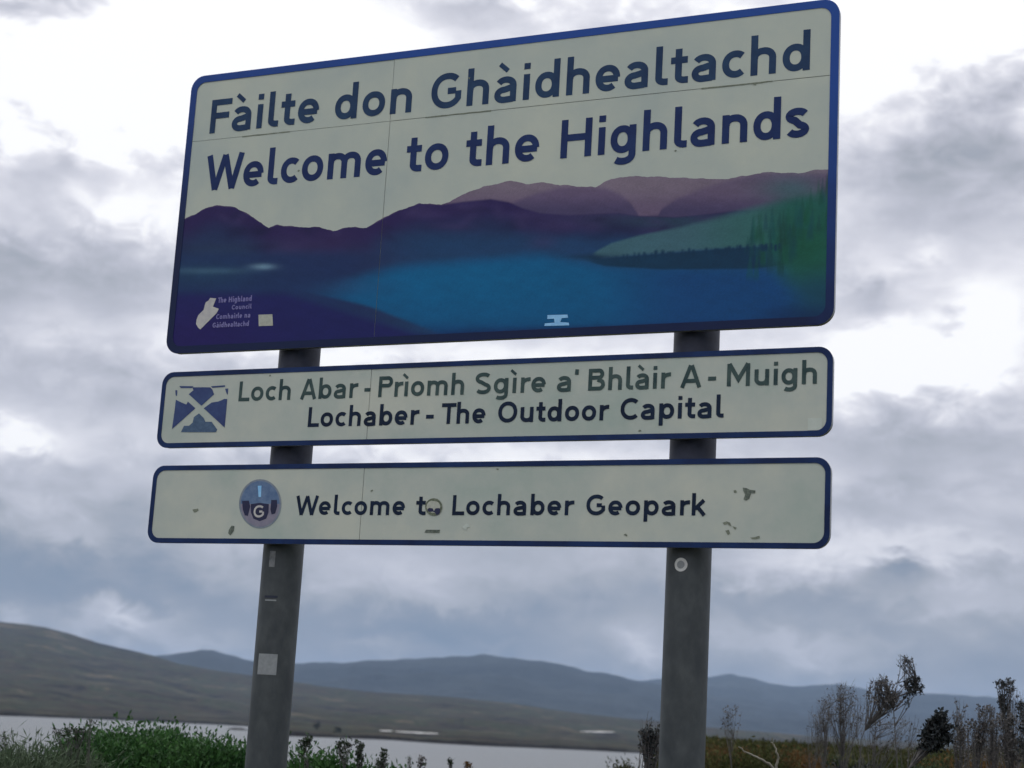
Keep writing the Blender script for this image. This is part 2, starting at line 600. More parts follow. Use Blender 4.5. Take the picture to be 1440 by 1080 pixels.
def spit(x0, x1, yc, hw, hh, seed):
    """long low island of peat: an uneven mound"""
    d0, d1 = pdir(x0, yc), pdir(x1, yc + (x1 - x0) * 0.057)
    a = CAM + d0 * ((WATER_Z - EYE) / d0.z)
    c = CAM + d1 * ((WATER_Z - EYE) / d1.z)
    ax = (c - a)
    nrm = Vector((-ax.y, ax.x, 0)).normalized()
    vs, fs = [], []
    n, m = 40, 9
    for i in range(n + 1):
        u = i / n
        prof = math.sin(math.pi * u) ** 0.5
        w = hw * prof * (1 + 0.3 * fbm(u * 6, seed, 0)) + 0.05
        for j in range(m):
            v = j / (m - 1) * 2 - 1
            z = WATER_Z - 0.4 + (hh + 0.4) * prof * (1 - v * v) * (1 + 0.5 * fbm(u * 9, v, seed))
            p = a + ax * u + nrm * (v * w)
            vs.append((p.x, p.y, z))
    for i in range(n):
        for j in range(m - 1):
            fs.append((i * m + j, (i + 1) * m + j, (i + 1) * m + j + 1, i * m + j + 1))
    o = mesh('island', vs, fs, M_moor, smooth=True)
    o['kind'] = 'structure'


spit(318, 352, 1025.5, 16, 1.1, 2.0)


def near_z(x, y):
    p = Vector((x - CAM.x, y - CAM.y, 0))
    f, s = p.dot(F0), p.dot(R0)
    r = math.hypot(f, s)
    az = math.atan2(s, f)
    z = 0.05 * fbm(x / 3, y / 3, 0.3, 4)
    if f > 0:
        fall = max(0.0, f - 14.0)
        left = -fall * 0.052
        # moor hump on the right
        t = min(1, max(0, (az - math.radians(3.2)) / math.radians(3.0)))
        t = t * t * (3 - 2 * t)
        rr = min(1, max(0, (r - 14) / 30.0))
        rr = rr * rr * (3 - 2 * rr)
        hump = (1.50 + 0.26 * fbm(x / 4.5, y / 4.5, 3.3, 5)) * rr
        if r > 58:
            hump -= (r - 58) * 0.055
        zz = left * (1 - t) + max(hump, -13) * t
        z += max(zz, WATER_Z - 4)
    return z


gx = sorted(set(list(np.arange(-60, 60.1, 1.0)) + list(np.arange(-600, 601, 15.0))))
gy = sorted(set(list(np.arange(-20, 100.1, 1.0)) + list(np.arange(-300, 601, 15.0))))
vs = [(x, y, near_z(x, y)) for x in gx for y in gy]
ny = len(gy)
fs = [(i * ny + j, (i + 1) * ny + j, (i + 1) * ny + j + 1, i * ny + j + 1) for i in range(len(gx) - 1) for j in range(ny - 1)]
o = mesh('ground', vs, fs, M_ground, smooth=True)
o['kind'] = 'structure'

# pale strips draped on the far moor; left two paint bright pool water
from mathutils.bvhtree import BVHTree
MOOR = bpy.data.objects['moorland']
BVH = BVHTree.FromPolygons([v.co.copy() for v in MOOR.data.vertices], [tuple(p.vertices) for p in MOOR.data.polygons])


def on_moor(x, y):
    hit = BVH.ray_cast(CAM, pdir(x, y))
    return hit[0]


M_pale_strip = noise_mat('pale_pool_and_sand', (.34, .34, .32, 1), (.55, .55, .52, 1), .05, 0.5)


def drape_strip(pts, seed):
    rs = random.Random(seed)
    vs, fs = [], []
    for k, (x, y, h) in enumerate(pts):
        for t_ in (-.5, 0, .5):
            p = on_moor(x, y + h * t_) or at(x, y, 1500)
            vs.append((p.x, p.y, p.z + .5 + .35 * (t_ == 0)))
    n = len(pts)
    for k in range(n - 1):
        for q in range(2):
            fs.append((k * 3 + q, k * 3 + q + 1, k * 3 + q + 4, k * 3 + q + 3))
    o = mesh('pale_strip', vs, fs, M_pale_strip)
    o['kind'] = 'structure'


drape_strip([(534 + 6 * k, 1028.6 + .1 * k, .5 + 1.4 * math.sin(math.pi * k / 3) ** 2) for k in range(4)], 1)
drape_strip([(556 + 6 * k, 1029.6 + .32 * k, .4 + 1.5 * math.sin(math.pi * k / 10) ** .6 * (1 - .5 * (k % 3 == 1))) for k in range(11)], 2)
drape_strip([(816 + 6 * k, 1029.2 + .12 * k, .4 + 1.4 * math.sin(math.pi * k / 8) ** .6 * (1 - .4 * (k % 3 == 0))) for k in range(9)], 3)

# ------------------------------------------------------------------ the sign
SO = Vector((0.02, 0.13, 0.0))
SIGN = root('boundary_sign', SO, 'tall road sign of three stacked cream panels with blue borders on two grey posts', 'road sign')


def rrect(x0, z0, x1, z1, rads, seg=8):
    """outline with corner radii (bl, br, tr, tl), counter-clockwise seen from the front (-y)"""
    out = []
    for (cx, cz, sx, sz, r, a0) in ((x0, z0, 1, 1, rads[0], 180), (x1, z0, -1, 1, rads[1], 270), (x1, z1, -1, -1, rads[2], 0), (x0, z1, 1, -1, rads[3], 90)):
        if r <= 0:
            out.append((cx, cz))
            continue
        for k in range(seg + 1):
            a = math.radians(a0 + 90 * k / seg)
            out.append((cx + sx * r + r * math.cos(a), cz + sz * r + r * math.sin(a)))
    return out


def slab(poly, yf, yb):
    n = len(poly)
    vs = [(x, yf, z) for x, z in poly] + [(x, yb, z) for x, z in poly]
    fs = [tuple(range(n)), tuple(range(n, 2 * n))[::-1]] + [(i, i + n, (i + 1) % n + n, (i + 1) % n) for i in range(n)]
    return vs, fs


def ring(outer, inner, yf, yb):
    n = len(outer)
    vs = [(x, yf, z) for x, z in outer] + [(x, yf, z) for x, z in inner] + [(x, yb, z) for x, z in outer] + [(x, yb, z) for x, z in inner]
    fs = []
    for i in range(n):
        j = (i + 1) % n
        fs += [(i, j, n + j, n + i), (i, 2 * n + i, 2 * n + j, j), (n + i, n + j, 3 * n + j, 3 * n + i), (2 * n + i, 3 * n + i, 3 * n + j, 2 * n + j)]
    return vs, fs


def box(x0, x1, y0, y1, z0, z1):
    vs = [(x, y, z) for x in (x0, x1) for y in (y0, y1) for z in (z0, z1)]
    fs = [(0, 1, 3, 2), (4, 6, 7, 5), (0, 4, 5, 1), (2, 3, 7, 6), (0, 2, 6, 4), (1, 5, 7, 3)]
    return vs, fs


def polys_mesh(name, polys, y, mat, parent, step=0.0):
    vs, fs = [], []
    for k, p in enumerate(polys):
        o = len(vs)
        vs += [(x, y - k * step, z) for x, z in p]
        fs.append(tuple(range(o, len(vs))))
    return mesh(name, vs, fs, mat, parent, SO)


XL, XR, XS = -1.5, 1.5, -0.450      # left, right, vertical joint


def make_panel(z0, z1, rad, bw, zs, face, bmat, label, seam_gap=0.0024):
    rails = [box(XL + .05, XR - .05, .0035, .032, z, z + .05) for z in ([z0 + .03, (z0 + z1) / 2, z1 - .08] if z1 - z0 > .5 else [z0 + .06, z1 - .11])]
    edge = ring(rrect(XL + .0015, z0 + .0015, XR - .0015, z1 - .0015, (rad,) * 4), rrect(XL + .006, z0 + .006, XR - .006, z1 - .006, (rad - .005,) * 4), .0033, .026)
    vs, fs = merge(rails + [edge])
    pn = mesh('sign_panel', vs, fs, M_alu, SIGN, SO)
    pn['label'] = label
    g = seam_gap / 2
    vs, fs = slab(rrect(XL + .01, z0 + .01, XR - .01, z1 - .01, (rad,) * 4), .00305, .0034)
    mesh('backing_board', vs, fs, M_alu, pn, SO)
    zcuts = [z0] + ([zs] if zs else []) + [z1]
    for i in range(len(zcuts) - 1):
        for k, (a, b_) in enumerate(((XL, XS), (XS, XR))):
            za, zb = zcuts[i], zcuts[i + 1]
            xa, xb = a + (g if k else 0), b_ - (0 if k else g)
            za2, zb2 = za + (g if i else 0), zb - (g if i < len(zcuts) - 2 else 0)
            rd = [0, 0, 0, 0]
            if i == 0:
                rd[0 if k == 0 else 1] = rad
            if i == len(zcuts) - 2:
                rd[3 if k == 0 else 2] = rad
            vs, fs = slab(rrect(xa, za2, xb, zb2, rd), 0.0006 * ((i + k) % 2), .003)
            mesh('plate', vs, fs, face, pn, SO)
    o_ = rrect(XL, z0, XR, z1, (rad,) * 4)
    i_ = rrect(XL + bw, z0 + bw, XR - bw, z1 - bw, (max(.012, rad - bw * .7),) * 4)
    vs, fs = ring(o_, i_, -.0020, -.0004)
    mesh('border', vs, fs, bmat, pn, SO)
    return pn


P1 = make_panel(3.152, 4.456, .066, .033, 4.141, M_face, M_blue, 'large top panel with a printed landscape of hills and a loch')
P2 = make_panel(2.729, 3.068, .055, .021, None, M_face2, M_navy, 'middle panel with the crossed emblem')
P3 = make_panel(2.312, 2.650, .055, .021, None, M_face2, M_navy, 'bottom panel with the round badge')

# posts, clamps
PR = 0.0865
PY = SO.y
POSTS = [-0.886, 0.924]
for i, X in enumerate(POSTS):
    zs_ = np.linspace(-0.3, 4.28, 24)
    vs, fs = tube([(X, PY, z) for z in zs_], [PR] * 24, 48)
    p = mesh('post', vs, fs, M_post, SIGN, SO, smooth=False)
    for f in p.data.polygons:
        f.use_smooth = len(f.vertices) == 4
    vs, fs = tube([(X, PY, 4.281), (X, PY, 4.30), (X, PY, 4.312)], [PR + .004, PR + .004, PR * .6], 32)
    mesh('post_cap', vs, fs, M_clamp_shade, p, SO)
    if i == 0:
        PL = p
    else:
        PRt = p
    for z in (2.40, 2.52, 2.83, 2.95, 3.26, 3.72, 4.22):
        outer = [(X + (PR + .008) * math.cos(a), PY + (PR + .008) * math.sin(a)) for a in np.linspace(math.radians(-170), math.radians(170) - 2 * math.pi + 2 * math.pi, 32)]
        vs, fs = [], []
        for a in np.linspace(0, 2 * math.pi, 33)[:-1]:
            for rr_, zz in ((PR + .001, z), (PR + .007, z), (PR + .007, z + .045), (PR + .001, z + .045)):
                vs.append((X + rr_ * math.cos(a), PY + rr_ * math.sin(a), zz))
        for k in range(32):
            for q in range(4):
                a0, a1 = k * 4 + q, k * 4 + (q + 1) % 4
                b0, b1 = ((k + 1) % 32) * 4 + q, ((k + 1) % 32) * 4 + (q + 1) % 4
                fs.append((a0, b0, b1, a1))
        vs, fs = merge([(vs, fs), box(X - .115, X - .080, .033, .075, z + .005, z + .04), box(X + .080, X + .115, .033, .075, z + .005, z + .04)])
        mesh('clamp', vs, fs, M_clamp_shade, SIGN, SO)

# dark sleeves added to paint the panels' contact shade onto the posts
for X in POSTS:
    for za, zb in ((2.60, 2.78), (3.02, 3.20)):
        vs, fs = tube([(X, PY, za), (X, PY, zb)], [PR + .0035] * 2, 40, False)
        mesh('gap_shade_sleeve', vs, fs, M_clamp_shade, SIGN, SO, smooth=True)


def cyl_patch(X, px, py, wpx, hpx, mat, name, parent, off=.0012, roundp=False, nseg=16):
    """sticker wrapped on a post, placed by its measured centre and size"""
    _, zc = sgn(px, py, PY - PR)
    d = Vector((CAM.x - X, CAM.y - PY, 0))
    base = math.atan2(d.y, d.x)
    dist = d.length
    wm, hm = wpx / FPX * dist, hpx / FPX * dist
    xm = (px - post_x(X, py)) / FPX * dist
    a0 = base + math.asin(max(-.95, min(.95, xm / PR)))
    dz = hm / 2
    r = PR + off
    if roundp:
        vs = [(X + r * math.cos(a0), PY + r * math.sin(a0), zc)]
        for k in range(24):
            t_ = 2 * math.pi * k / 24
            a = a0 + (wm / 2) * math.cos(t_) / PR
            vs.append((X + r * math.cos(a), PY + r * math.sin(a), zc + dz * math.sin(t_)))
        fs = [(0, 1 + k, 1 + (k + 1) % 24) for k in range(24)]
    else:
        vs, fs = [], []
        for k in range(9):
            a = a0 + (k / 8 - .5) * wm / PR
            for zz in (zc - dz, zc + dz):
                vs.append((X + r * math.cos(a), PY + r * math.sin(a), zz))
        fs = [(2 * k, 2 * k + 2, 2 * k + 3, 2 * k + 1) for k in range(8)]
    return mesh(name, vs, fs, mat, parent, SO)


def post_x(X, py):
    # pixel column of the post's axis at pixel row py
    best = None
    for z in np.linspace(0.5, 3.5, 61):
        d = Vector((X, PY, z)) - CAM
        f = d.dot(FWD)
        x, y = 720 + FPX * d.dot(RGT) / f, 540 - FPX * d.dot(UP) / f
        if best is None or abs(y - py) < best[0]:
            best = (abs(y - py), x)
    return best[1]


cyl_patch(POSTS[0], 375, 934, 28, 28, M_stk_grey, 'sticker', PL)['label'] = 'square grey sticker low on the post'
cyl_patch(POSTS[0], 381, 844, 17, 2.0, M_stk_grey, 'tape_strip', PL)
cyl_patch(POSTS[0], 381, 839, 20, 3.0, M_clamp_shade, 'tape_strip', PL)
cyl_patch(POSTS[0], 383, 786, 9, 22, M_scuff, 'scuff', PL)
cyl_patch(POSTS[1], 957.5, 794, 19, 19, M_stk_white, 'sticker', PRt, roundp=True)['label'] = 'small round white sticker'
cyl_patch(POSTS[1], 957.5, 794, 11, 11, M_stk_grey, 'sticker_print', PRt, .0018, roundp=True)

# ------------------------------------------------------------------ lettering: stroked letters
H_, A_ = 1.40, 1.47


def el_arc(cx, cz, rx, rz, a0, a1, n=18, ex=2.12):
    out = []
    for k in range(n + 1):
        a = math.radians(a0 + (a1 - a0) * k / n)
        c, s = math.cos(a), math.sin(a)
        out.append((cx + rx * math.copysign(abs(c) ** (2 / ex), c), cz + rz * math.copysign(abs(s) ** (2 / ex), s)))
    return out


def glyph(ch, t):
    h = t / 2
    st = []            # (points, closed)
    grave = False
    if ch in 'àì':
        grave = True
        ch = {'à': 'a', 'ì': 'i'}[ch]
    w = 1.0

    def bowl(w, x0=0.0):
        return (el_arc(x0 + w / 2, .5, w / 2 - h, .5 - h, 0, 360, 36)[:-1], True)
    if ch == 'o':
        w = .98
        st = [bowl(w)]
    elif ch == 'c':
        w = .86
        st = [(el_arc(.49, .5, .49 - h, .5 - h, 48, 312, 30), False)]
    elif ch == 'e':
        w = .96
        st = [(el_arc(w / 2, .5, w / 2 - h, .5 - h, 0, 310, 34), False), ([(t * .8, .47), (w - h * .6, .47)], False)]
    elif ch == 'a':
        w = .90
        st = [([(w - h, 0), (w - h, .62)] + el_arc(w / 2, .62, w / 2 - h, .38 - h, 8, 150, 14), False),
              ([(w - h, .575)] + el_arc(.40, .29 + .0, .40 - h, .31 - h * .9, 90, 270, 14) + [(w - h, h * .95 - .01)], False)]
    elif ch in 'nhm':
        if ch == 'm':
            w = 1.50
            st = [([(h, 0), (h, 1)], False),
                  ([(h + .02, .60)] + el_arc(h + (w / 2 - h) / 2, .62, (w / 2 - h) / 2, .38 - h, 170, 0, 14) + [(w / 2, 0)], False),
                  ([(w / 2 + .02, .60)] + el_arc(w / 2 + (w / 2 - h) / 2, .62, (w / 2 - h) / 2, .38 - h, 170, 0, 14) + [(w - h, 0)], False)]
        else:
            w = .92
            st = [([(h, 0), (h, 1 if ch == 'n' else A_)], False),
                  ([(h + .02, .58)] + el_arc(w / 2, .60, w / 2 - h, .40 - h, 170, 0, 16) + [(w - h, 0)], False)]
    elif ch == 'u':
        w = .92
        st = [([(w - h, 1), (w - h, 0)], False), ([(h, 1)] + el_arc(w / 2, .40, w / 2 - h, .40 - h, 180, 350, 16) + [(w - h - .02, .42)], False)]
    elif ch == 'r':
        w = .60
        st = [([(h, 0), (h, 1)], False), ([(h + .02, .55)] + el_arc(.60, .55, .60 - h, .45 - h, 168, 86, 12), False)]
    elif ch == 'd':
        w = .98
        st = [bowl(w * .94), ([(w - h, 0), (w - h, A_)], False)]
    elif ch == 'b':
        w = .98
        st = [bowl(w * .94, w * .06), ([(h, 0), (h, A_)], False)]
    elif ch == 'p':
        w = .98
        st = [bowl(w * .94, w * .06), ([(h, -.42), (h, 1)], False)]
    elif ch == 'g':
        w = .98
        st = [bowl(w * .94), ([(w - h, 1), (w - h, -.02)] + el_arc(w / 2, -.06, w / 2 - h, .36 - h, 0, -135, 14), False)]
    elif ch == 'l':
        w = .46
        st = [([(h, A_), (h, .30)] + el_arc(h + .24, .28, .24, .28 - h, 180, 262, 8) + [(w + .02, h)], False)]
    elif ch == 't':
        w = .66
        st = [([(.17 + h, 1.30), (.17 + h, .30)] + el_arc(.17 + h + .24, .28, .24, .28 - h, 180, 262, 8) + [(w + .01, h)], False),
              ([(0, 1 - h), (w - .02, 1 - h)], False)]
    elif ch == 'i':
        w = t
        st = [([(h, 0), (h, 1)], False)]
        if not grave:
            st.append(([(h, 1.19), (h, 1.19 + t * .95)], False))
    elif ch == 's':
        w = .84
        up = el_arc(w / 2, .735, w / 2 - h, .265 - h * .85, 22, 252, 16, 2.0)
        lo = el_arc(w / 2, .265, w / 2 - h, .265 - h * .85, 72, -158, 16, 2.0)
        st = [(up + lo, False)]
    elif ch == 'k':
        w = .90
        st = [([(h, 0), (h, A_)], False), ([(w - h * .95, 1), (t * .8, .42)], False), ([(.33 + h * .2, .58), (w - h * .6, 0)], False)]
    elif ch == 'F':
        w = .98
        st = [([(h, 0), (h, H_)], False), ([(t * .9, H_ - h), (w, H_ - h)], False), ([(t * .9, .72), (w - .1, .72)], False)]
    elif ch == 'L':
        w = .88
        st = [([(h, H_), (h, 0)], False), ([(t * .9, h), (w, h)], False)]
    elif ch == 'T':
        w = 1.08
        st = [([(w / 2, 0), (w / 2, H_ - t * .9)], False), ([(0, H_ - h), (w, H_ - h)], False)]
    elif ch == 'H':
        w = 1.22
        st = [([(h, 0), (h, H_)], False), ([(w - h, 0), (w - h, H_)], False), ([(t * .9, .73), (w - t * .9, .73)], False)]
    elif ch == 'P' or ch == 'B':
        w = 1.08
        st = [([(h, 0), (h, H_)], False),
              ([(t * .9, H_ - h), (w - .40, H_ - h)] + el_arc(w - .40, H_ - .38, .38 - h, .38 - h, 90, -90, 12) + [(t * .9, H_ - .76 + h)], False)]
        if ch == 'B':
            w = 1.14
            st = [st[0], ([(t * .9, H_ - h), (w - .46, H_ - h)] + el_arc(w - .44, H_ - .35, .36 - h, .35 - h, 90, -90, 12) + [(t * .9, H_ - .70 + h)], False),
                  ([(w - .5, .70)] + el_arc(w - .40, .385, .40 - h, .385 - h, 90, -90, 12) + [(t * .9, h)], False)]
    elif ch in 'OGC':
        w = {'O': 1.36, 'G': 1.28, 'C': 1.22}[ch]
        if ch == 'O':
            st = [(el_arc(w / 2, H_ / 2, w / 2 - h, H_ / 2 - h, 0, 360, 40)[:-1], True)]
        elif ch == 'C':
            st = [(el_arc(.68, H_ / 2, .68 - h, H_ / 2 - h, 46, 314, 34), False)]
        else:
            st = [(el_arc(.68, H_ / 2, .68 - h, H_ / 2 - h, 46, 322, 34) + [(w - h, .38), (w - h, .66)], False), ([(.70, .68), (w - t * .9, .68)], False)]
    elif ch == 'S':
        w = 1.08
        st = [(el_arc(w / 2, H_ - .37, w / 2 - h, .37 - h * .9, 30, 250, 18) + el_arc(w / 2, .37, w / 2 - h, .37 - h * .9, 70, -150, 18), False)]
    elif ch == 'A':
        w = 1.24
        st = [([(h * .9, 0), (w / 2 - h * .25, H_)], False), ([(w - h * .9, 0), (w / 2 + h * .25, H_)], False), ([(.30, .42), (w - .30, .42)], False)]
    elif ch == 'M':
        w = 1.46
        st = [([(h, 0), (h, H_)], False), ([(w - h, 0), (w - h, H_)], False), ([(h * 1.1, H_), (w / 2, .42), (w - h * 1.1, H_)], False)]
    elif ch == 'W':
        w = 1.82
        st = [([(h * .9, H_), (w * .27, 0)], False), ([(w * .27, 0), (w / 2, H_ * .98)], False), ([(w / 2, H_ * .98), (w * .73, 0)], False), ([(w * .73, 0), (w - h * .9, H_)], False)]
    elif ch == '-':
        w = .42
        st = [([(0, .52), (w, .52)], False)]
    elif ch == "'":
        w = t * .9
        st = [([(h, 1.05), (h * 1.2, H_)], False)]
    if grave:
        c = w / 2
        st.append(([(c - .27, 1.50), (c + .07, 1.21)], None))
    return w, st


def strip(pts, closed, t):
    n = len(pts)
    vs, fs = [], []
    P = [Vector(p) for p in pts]
    # drop repeated points
    Q = [P[0]]
    for p in P[1:]:
        if (p - Q[-1]).length > 1e-4:
            Q.append(p)
    P = Q
    n = len(P)
    for i in range(n):
        a = P[i - 1] if (i > 0 or closed) else None
        c = P[(i + 1) % n] if (i < n - 1 or closed) else None
        d1 = (P[i] - a).normalized() if a is not None else None
        d2 = (c - P[i]).normalized() if c is not None else None
        if d1 is None:
            d1 = d2
        if d2 is None:
            d2 = d1
        nn = Vector((-(d1.y + d2.y), d1.x + d2.x))
        if nn.length < 1e-5:
            nn = Vector((-d1.y, d1.x))
        nn.normalize()
        cosv = max(0.45, nn.dot(Vector((-d1.y, d1.x))))
        o = nn * (t / 2 / cosv)
        vs += [P[i] + o, P[i] - o]
    m = n if closed else n - 1
    for i in range(m):
        j = (i + 1) % n
        fs.append((2 * i, 2 * i + 1, 2 * j + 1, 2 * j))
    return vs, fs


def bear(ch, right):
    ch = {'à': 'a', 'ì': 'i'}.get(ch, ch)
    tab = [dict.fromkeys('bhiklmnpruFLHPBM', .145), dict.fromkeys('dhimnuagHM', .145)]
    tab[0].update(dict.fromkeys('ocedgaOCG', .095))
    tab[1].update(dict.fromkeys('obpeOBSs', .095))
    tab[0].update(dict.fromkeys("tsAWTS'", .05))
    tab[1].update({'c': .05, 'r': .01, 'l': .07, 't': .05, 'k': .03, 'L': .02, 'F': -.02, 'P': .0, 'T': -.08, 'A': .03, 'W': -.04, 'C': .04, 'G': .11})
    return tab[right].get(ch, .1)


def lettering(words, base, cap, t, mat, parent, y=-.0007, gap=.24, skip_last=False, name='lettering'):
    """words: (text, left x, right x) in sign metres; strokes of weight t (in x-heights)"""
    xh = cap / H_
    for word, xa, xb in words:
        vs, fs = [], []
        gl = [glyph(c, t) for c in word]
        gaps = [(bear(a, 1) + bear(b_, 0)) * gap / .24 for a, b_ in zip(word[:-1], word[1:])] + [0]
        tot = sum(g[0] for g in gl) + sum(gaps)
        s = (xb - xa) / xh / tot
        x = 0.0
        for (w, st), gp in zip(gl, gaps):
            for k, (pts, closed) in enumerate(st):
                pp = [((x + px) * s, pz) for px, pz in pts]
                v, f = strip(pp, bool(closed), t * .72 if closed is None else t)
                o = len(vs)
                vs += [(xa + q.x * xh, y - k * .0001, base + q.y * xh) for q in v]
                fs += [tuple(i + o for i in ff) for ff in f]
            x += w + gp
        mesh(name, vs, fs, mat, parent, SO)


T1 = .27
lettering([('Fàilte', -1.378, -.811), ('don', -.729, -.351), ('Ghàidhealtachd', -.258, 1.386)], 4.172, .160, .25, M_txt1, P1)
lettering([('Welcome', -1.374, -.452), ('to', -.357, -.158), ('the', -.076, .258), ('Highlands', .356, 1.388)], 3.901, .165, T1 * .92, M_txt2, P1)
lettering([('Loch', -1.095, -.835), ('Abar', -.786, -.510), ('-', -.477, -.448), ('Prìomh', -.410, -.016), ('Sgìre', .034, .345), ("a'", .393, .482),
           ('Bhlàir', .527, .866), ('A', .907, .992), ('-', 1.018, 1.050), ('Muigh', 1.093, 1.440)], 2.927, .088, .25, M_txt3, P2)
lettering([('Lochaber', -.738, -.214), ('-', -.180, -.145), ('The', -.110, .088), ('Outdoor', .144, .617), ('Capital', .667, 1.083)], 2.807, .086, .26, M_txt4, P2)
lettering([('Welcome', -.764, -.248), ('t', -.198, -.154), ('o', -.150, -.080), ('Lochaber', -.034, .490), ('Geopark', .543, 1.026)], 2.434, .081, .26, M_txt4, P3)


# ---- landscape print: one coloured sheet per plate, outline following the ridge
def smooth(a):
    a = np.clip(a, 0, 1)
    return a * a * (3 - 2 * a)


RIDGE = [(240, 314), (256, 310), (270, 303), (290, 292), (305, 289), (330, 291), (350, 302), (370, 315), (378, 320), (390, 316), (400, 318), (430, 319), (450, 319),
         (468, 325), (490, 319), (515, 320), (530, 312), (560, 296), (590, 286), (620, 288), (632, 284), (655, 272), (680, 262), (700, 259), (720, 254), (740, 259), (760, 257), (785, 259),
         (815, 263), (838, 262), (860, 251), (900, 248), (960, 250), (1000, 251), (1025, 252), (1045, 247), (1065, 244), (1100, 242), (1128, 244), (1150, 239), (1180, 236)]
INNER_C = [(240, 314), (256, 310), (270, 303), (290, 292), (305, 289), (330, 291), (350, 302), (370, 315), (378, 320), (390, 316), (400, 318), (430, 319), (450, 319),
           (468, 325), (490, 319), (515, 320), (530, 312), (560, 296), (590, 286), (620, 288), (650, 284), (690, 280), (715, 284), (735, 293), (760, 300), (800, 303), (870, 300), (895, 304), (950, 306), (1000, 301), (1030, 297), (1180, 290)]
LAYER_B = [(240, 600), (660, 600), (690, 292), (722, 285), (754, 272), (790, 263), (823, 263), (852, 265), (873, 274), (888, 287), (900, 306), (925, 303), (931, 294), (953, 279), (989, 265), (1025, 254),
           (1061, 245), (1097, 243), (1126, 245), (1180, 243)]


def srgb(r, g, b_):
    return np.array(lin(r, g, b_)[:3])


def paint(x, y):
    """printed tone at photograph pixel (arrays) -> linear rgb"""
    c = np.zeros(x.shape + (3,)) + srgb(116, 104, 118)

    def over(col, m):
        nonlocal c
        col = np.asarray(col)
        c = c * (1 - m[..., None]) + col * m[..., None]

    def step(lst, soft=1.6):
        lx, ly = [p[0] for p in lst], [p[1] for p in lst]
        return smooth((y - np.interp(x, lx, ly)) / soft * .5 + .5)

    def blob(cx, cyy, w, h, p=2.0):
        return np.exp(-(((x - cx) / w) ** 2 + ((y - cyy) / h) ** 2) ** (p / 2))
    # far mauve hills
    over(srgb(98, 84, 108), smooth((y - 256) / 40))
    over(srgb(92, 78, 106), step(LAYER_B, 5) * .85)
    over(srgb(58, 54, 88), step(LAYER_B, 4) * smooth((y - 266) / 35) * .8)
    over(srgb(96, 84, 104), blob(1040, 262, 70, 16) * .5)
    # dark purple hills
    C = step(INNER_C, 2)
    dl = y - np.interp(x, [p[0] for p in INNER_C], [p[1] for p in INNER_C])
    over(srgb(38, 28, 76), C)
    over(srgb(58, 48, 88), C * blob(870, 302, 130, 12) * .6)
    over(srgb(30, 46, 84), C * smooth((dl - 8) / 38))
    over(srgb(52, 40, 82), C * blob(440, 345, 70, 22) * .6)
    over(srgb(26, 60, 98), C * smooth((y - 318) / 26) * smooth((x - 500) / 120))
    over(srgb(38, 62, 82), C * blob(960, 312, 130, 13) * .9)
    over(srgb(36, 58, 82), blob(300, 356, 80, 14) * .6 * C)
    for k in range(46):      # corries and spurs of the printed hills
        rk = np.random.RandomState(100 + k)
        hx = rk.uniform(250, 1040)
        hy = np.interp(hx, [p[0] for p in INNER_C], [p[1] for p in INNER_C]) + rk.uniform(4, 42)
        tilt = rk.uniform(-.5, .5)
        mk = np.exp(-(((x - hx - tilt * (y - hy) * 2) / rk.uniform(6, 26)) ** 2 + ((y - hy) / rk.uniform(4, 12)) ** 2))
        over(srgb(62, 52, 96) if k % 2 else srgb(20, 24, 62), mk * .38 * C)
    # lake
    lake = smooth((y - np.interp(x, [240, 400, 560, 760, 850, 1440], [424, 402, 364, 346, 362, 378])) / 26)
    low = smooth((np.interp(x, [240, 395, 520, 600, 650, 1440], [396, 404, 432, 462, 480, 520]) - y) / 8 + .4)
    lm = lake * low * smooth((x - 385) / 130)
    over(srgb(8, 78, 122), lm)
    over(srgb(0, 92, 136), lm * blob(660, 395, 210, 50) * .9)
    over(srgb(14, 62, 112), lm * smooth((x - 820) / 150) * .85)
    over(srgb(6, 52, 98), lm * smooth((y - 448) / 22) * .8)
    over(srgb(30, 72, 112), blob(470, 402, 60, 12) * .7)
    # left shore
    notlake = 1 - lm
    left = smooth((560 - x) / 90) * smooth((y - 345) / 20) * notlake
    over(srgb(24, 46, 88), left * .8)
    over(srgb(28, 60, 90), blob(285, 385, 70, 18) * .8)
    over(srgb(56, 88, 112), blob(290, 381, 60, 4.5) * .8)
    over(srgb(104, 136, 158), blob(370, 375, 16, 4) * .9)
    dark = smooth((y - np.interp(x, [240, 400, 600, 660], [405, 405, 466, 500])) / 16) * smooth((650 - x) / 60)
    over(srgb(26, 30, 86), dark)
    over(srgb(34, 22, 84), dark * blob(270, 470, 120, 40) * .7)
    over(srgb(14, 36, 86), smooth((y - np.interp(x, [600, 1180], [462, 440])) / 12) * smooth((x - 560) / 60) * .6)
    # headland on the right with pale meadow and dark tree line
    mt = np.interp(x, [830, 860, 900, 960, 1010, 1060, 1180], [358, 342, 331, 319, 307, 294, 270])
    mb = np.interp(x, [830, 850, 900, 1000, 1060, 1100, 1180], [359, 362, 358, 350, 346, 346, 346])
    mead = smooth((y - mt) / (5 + 16 * smooth((x - 900) / 200)) + .5) * smooth((mb - y) / 6 + .5) * smooth((x - 830) / 12)
    over(srgb(62, 98, 108), mead * .92)
    over(srgb(44, 94, 88), mead * smooth((x - 940) / 130) * .75)
    tl = smooth((y - mb - 1) / 3 + .3) * smooth((np.interp(x, [800, 850, 930, 1060, 1110, 1180], [360, 374, 379, 378, 372, 370]) - y) / 4 + .5) * smooth((x - 812) / 30) * smooth((1135 - x) / 50)
    over(srgb(10, 50, 76), tl * .95)
    over(srgb(14, 46, 70), blob(835, 361, 34, 4) * .8)
    # green wood on the right
    over(srgb(54, 92, 98), blob(1115, 266, 46, 18) * .75)
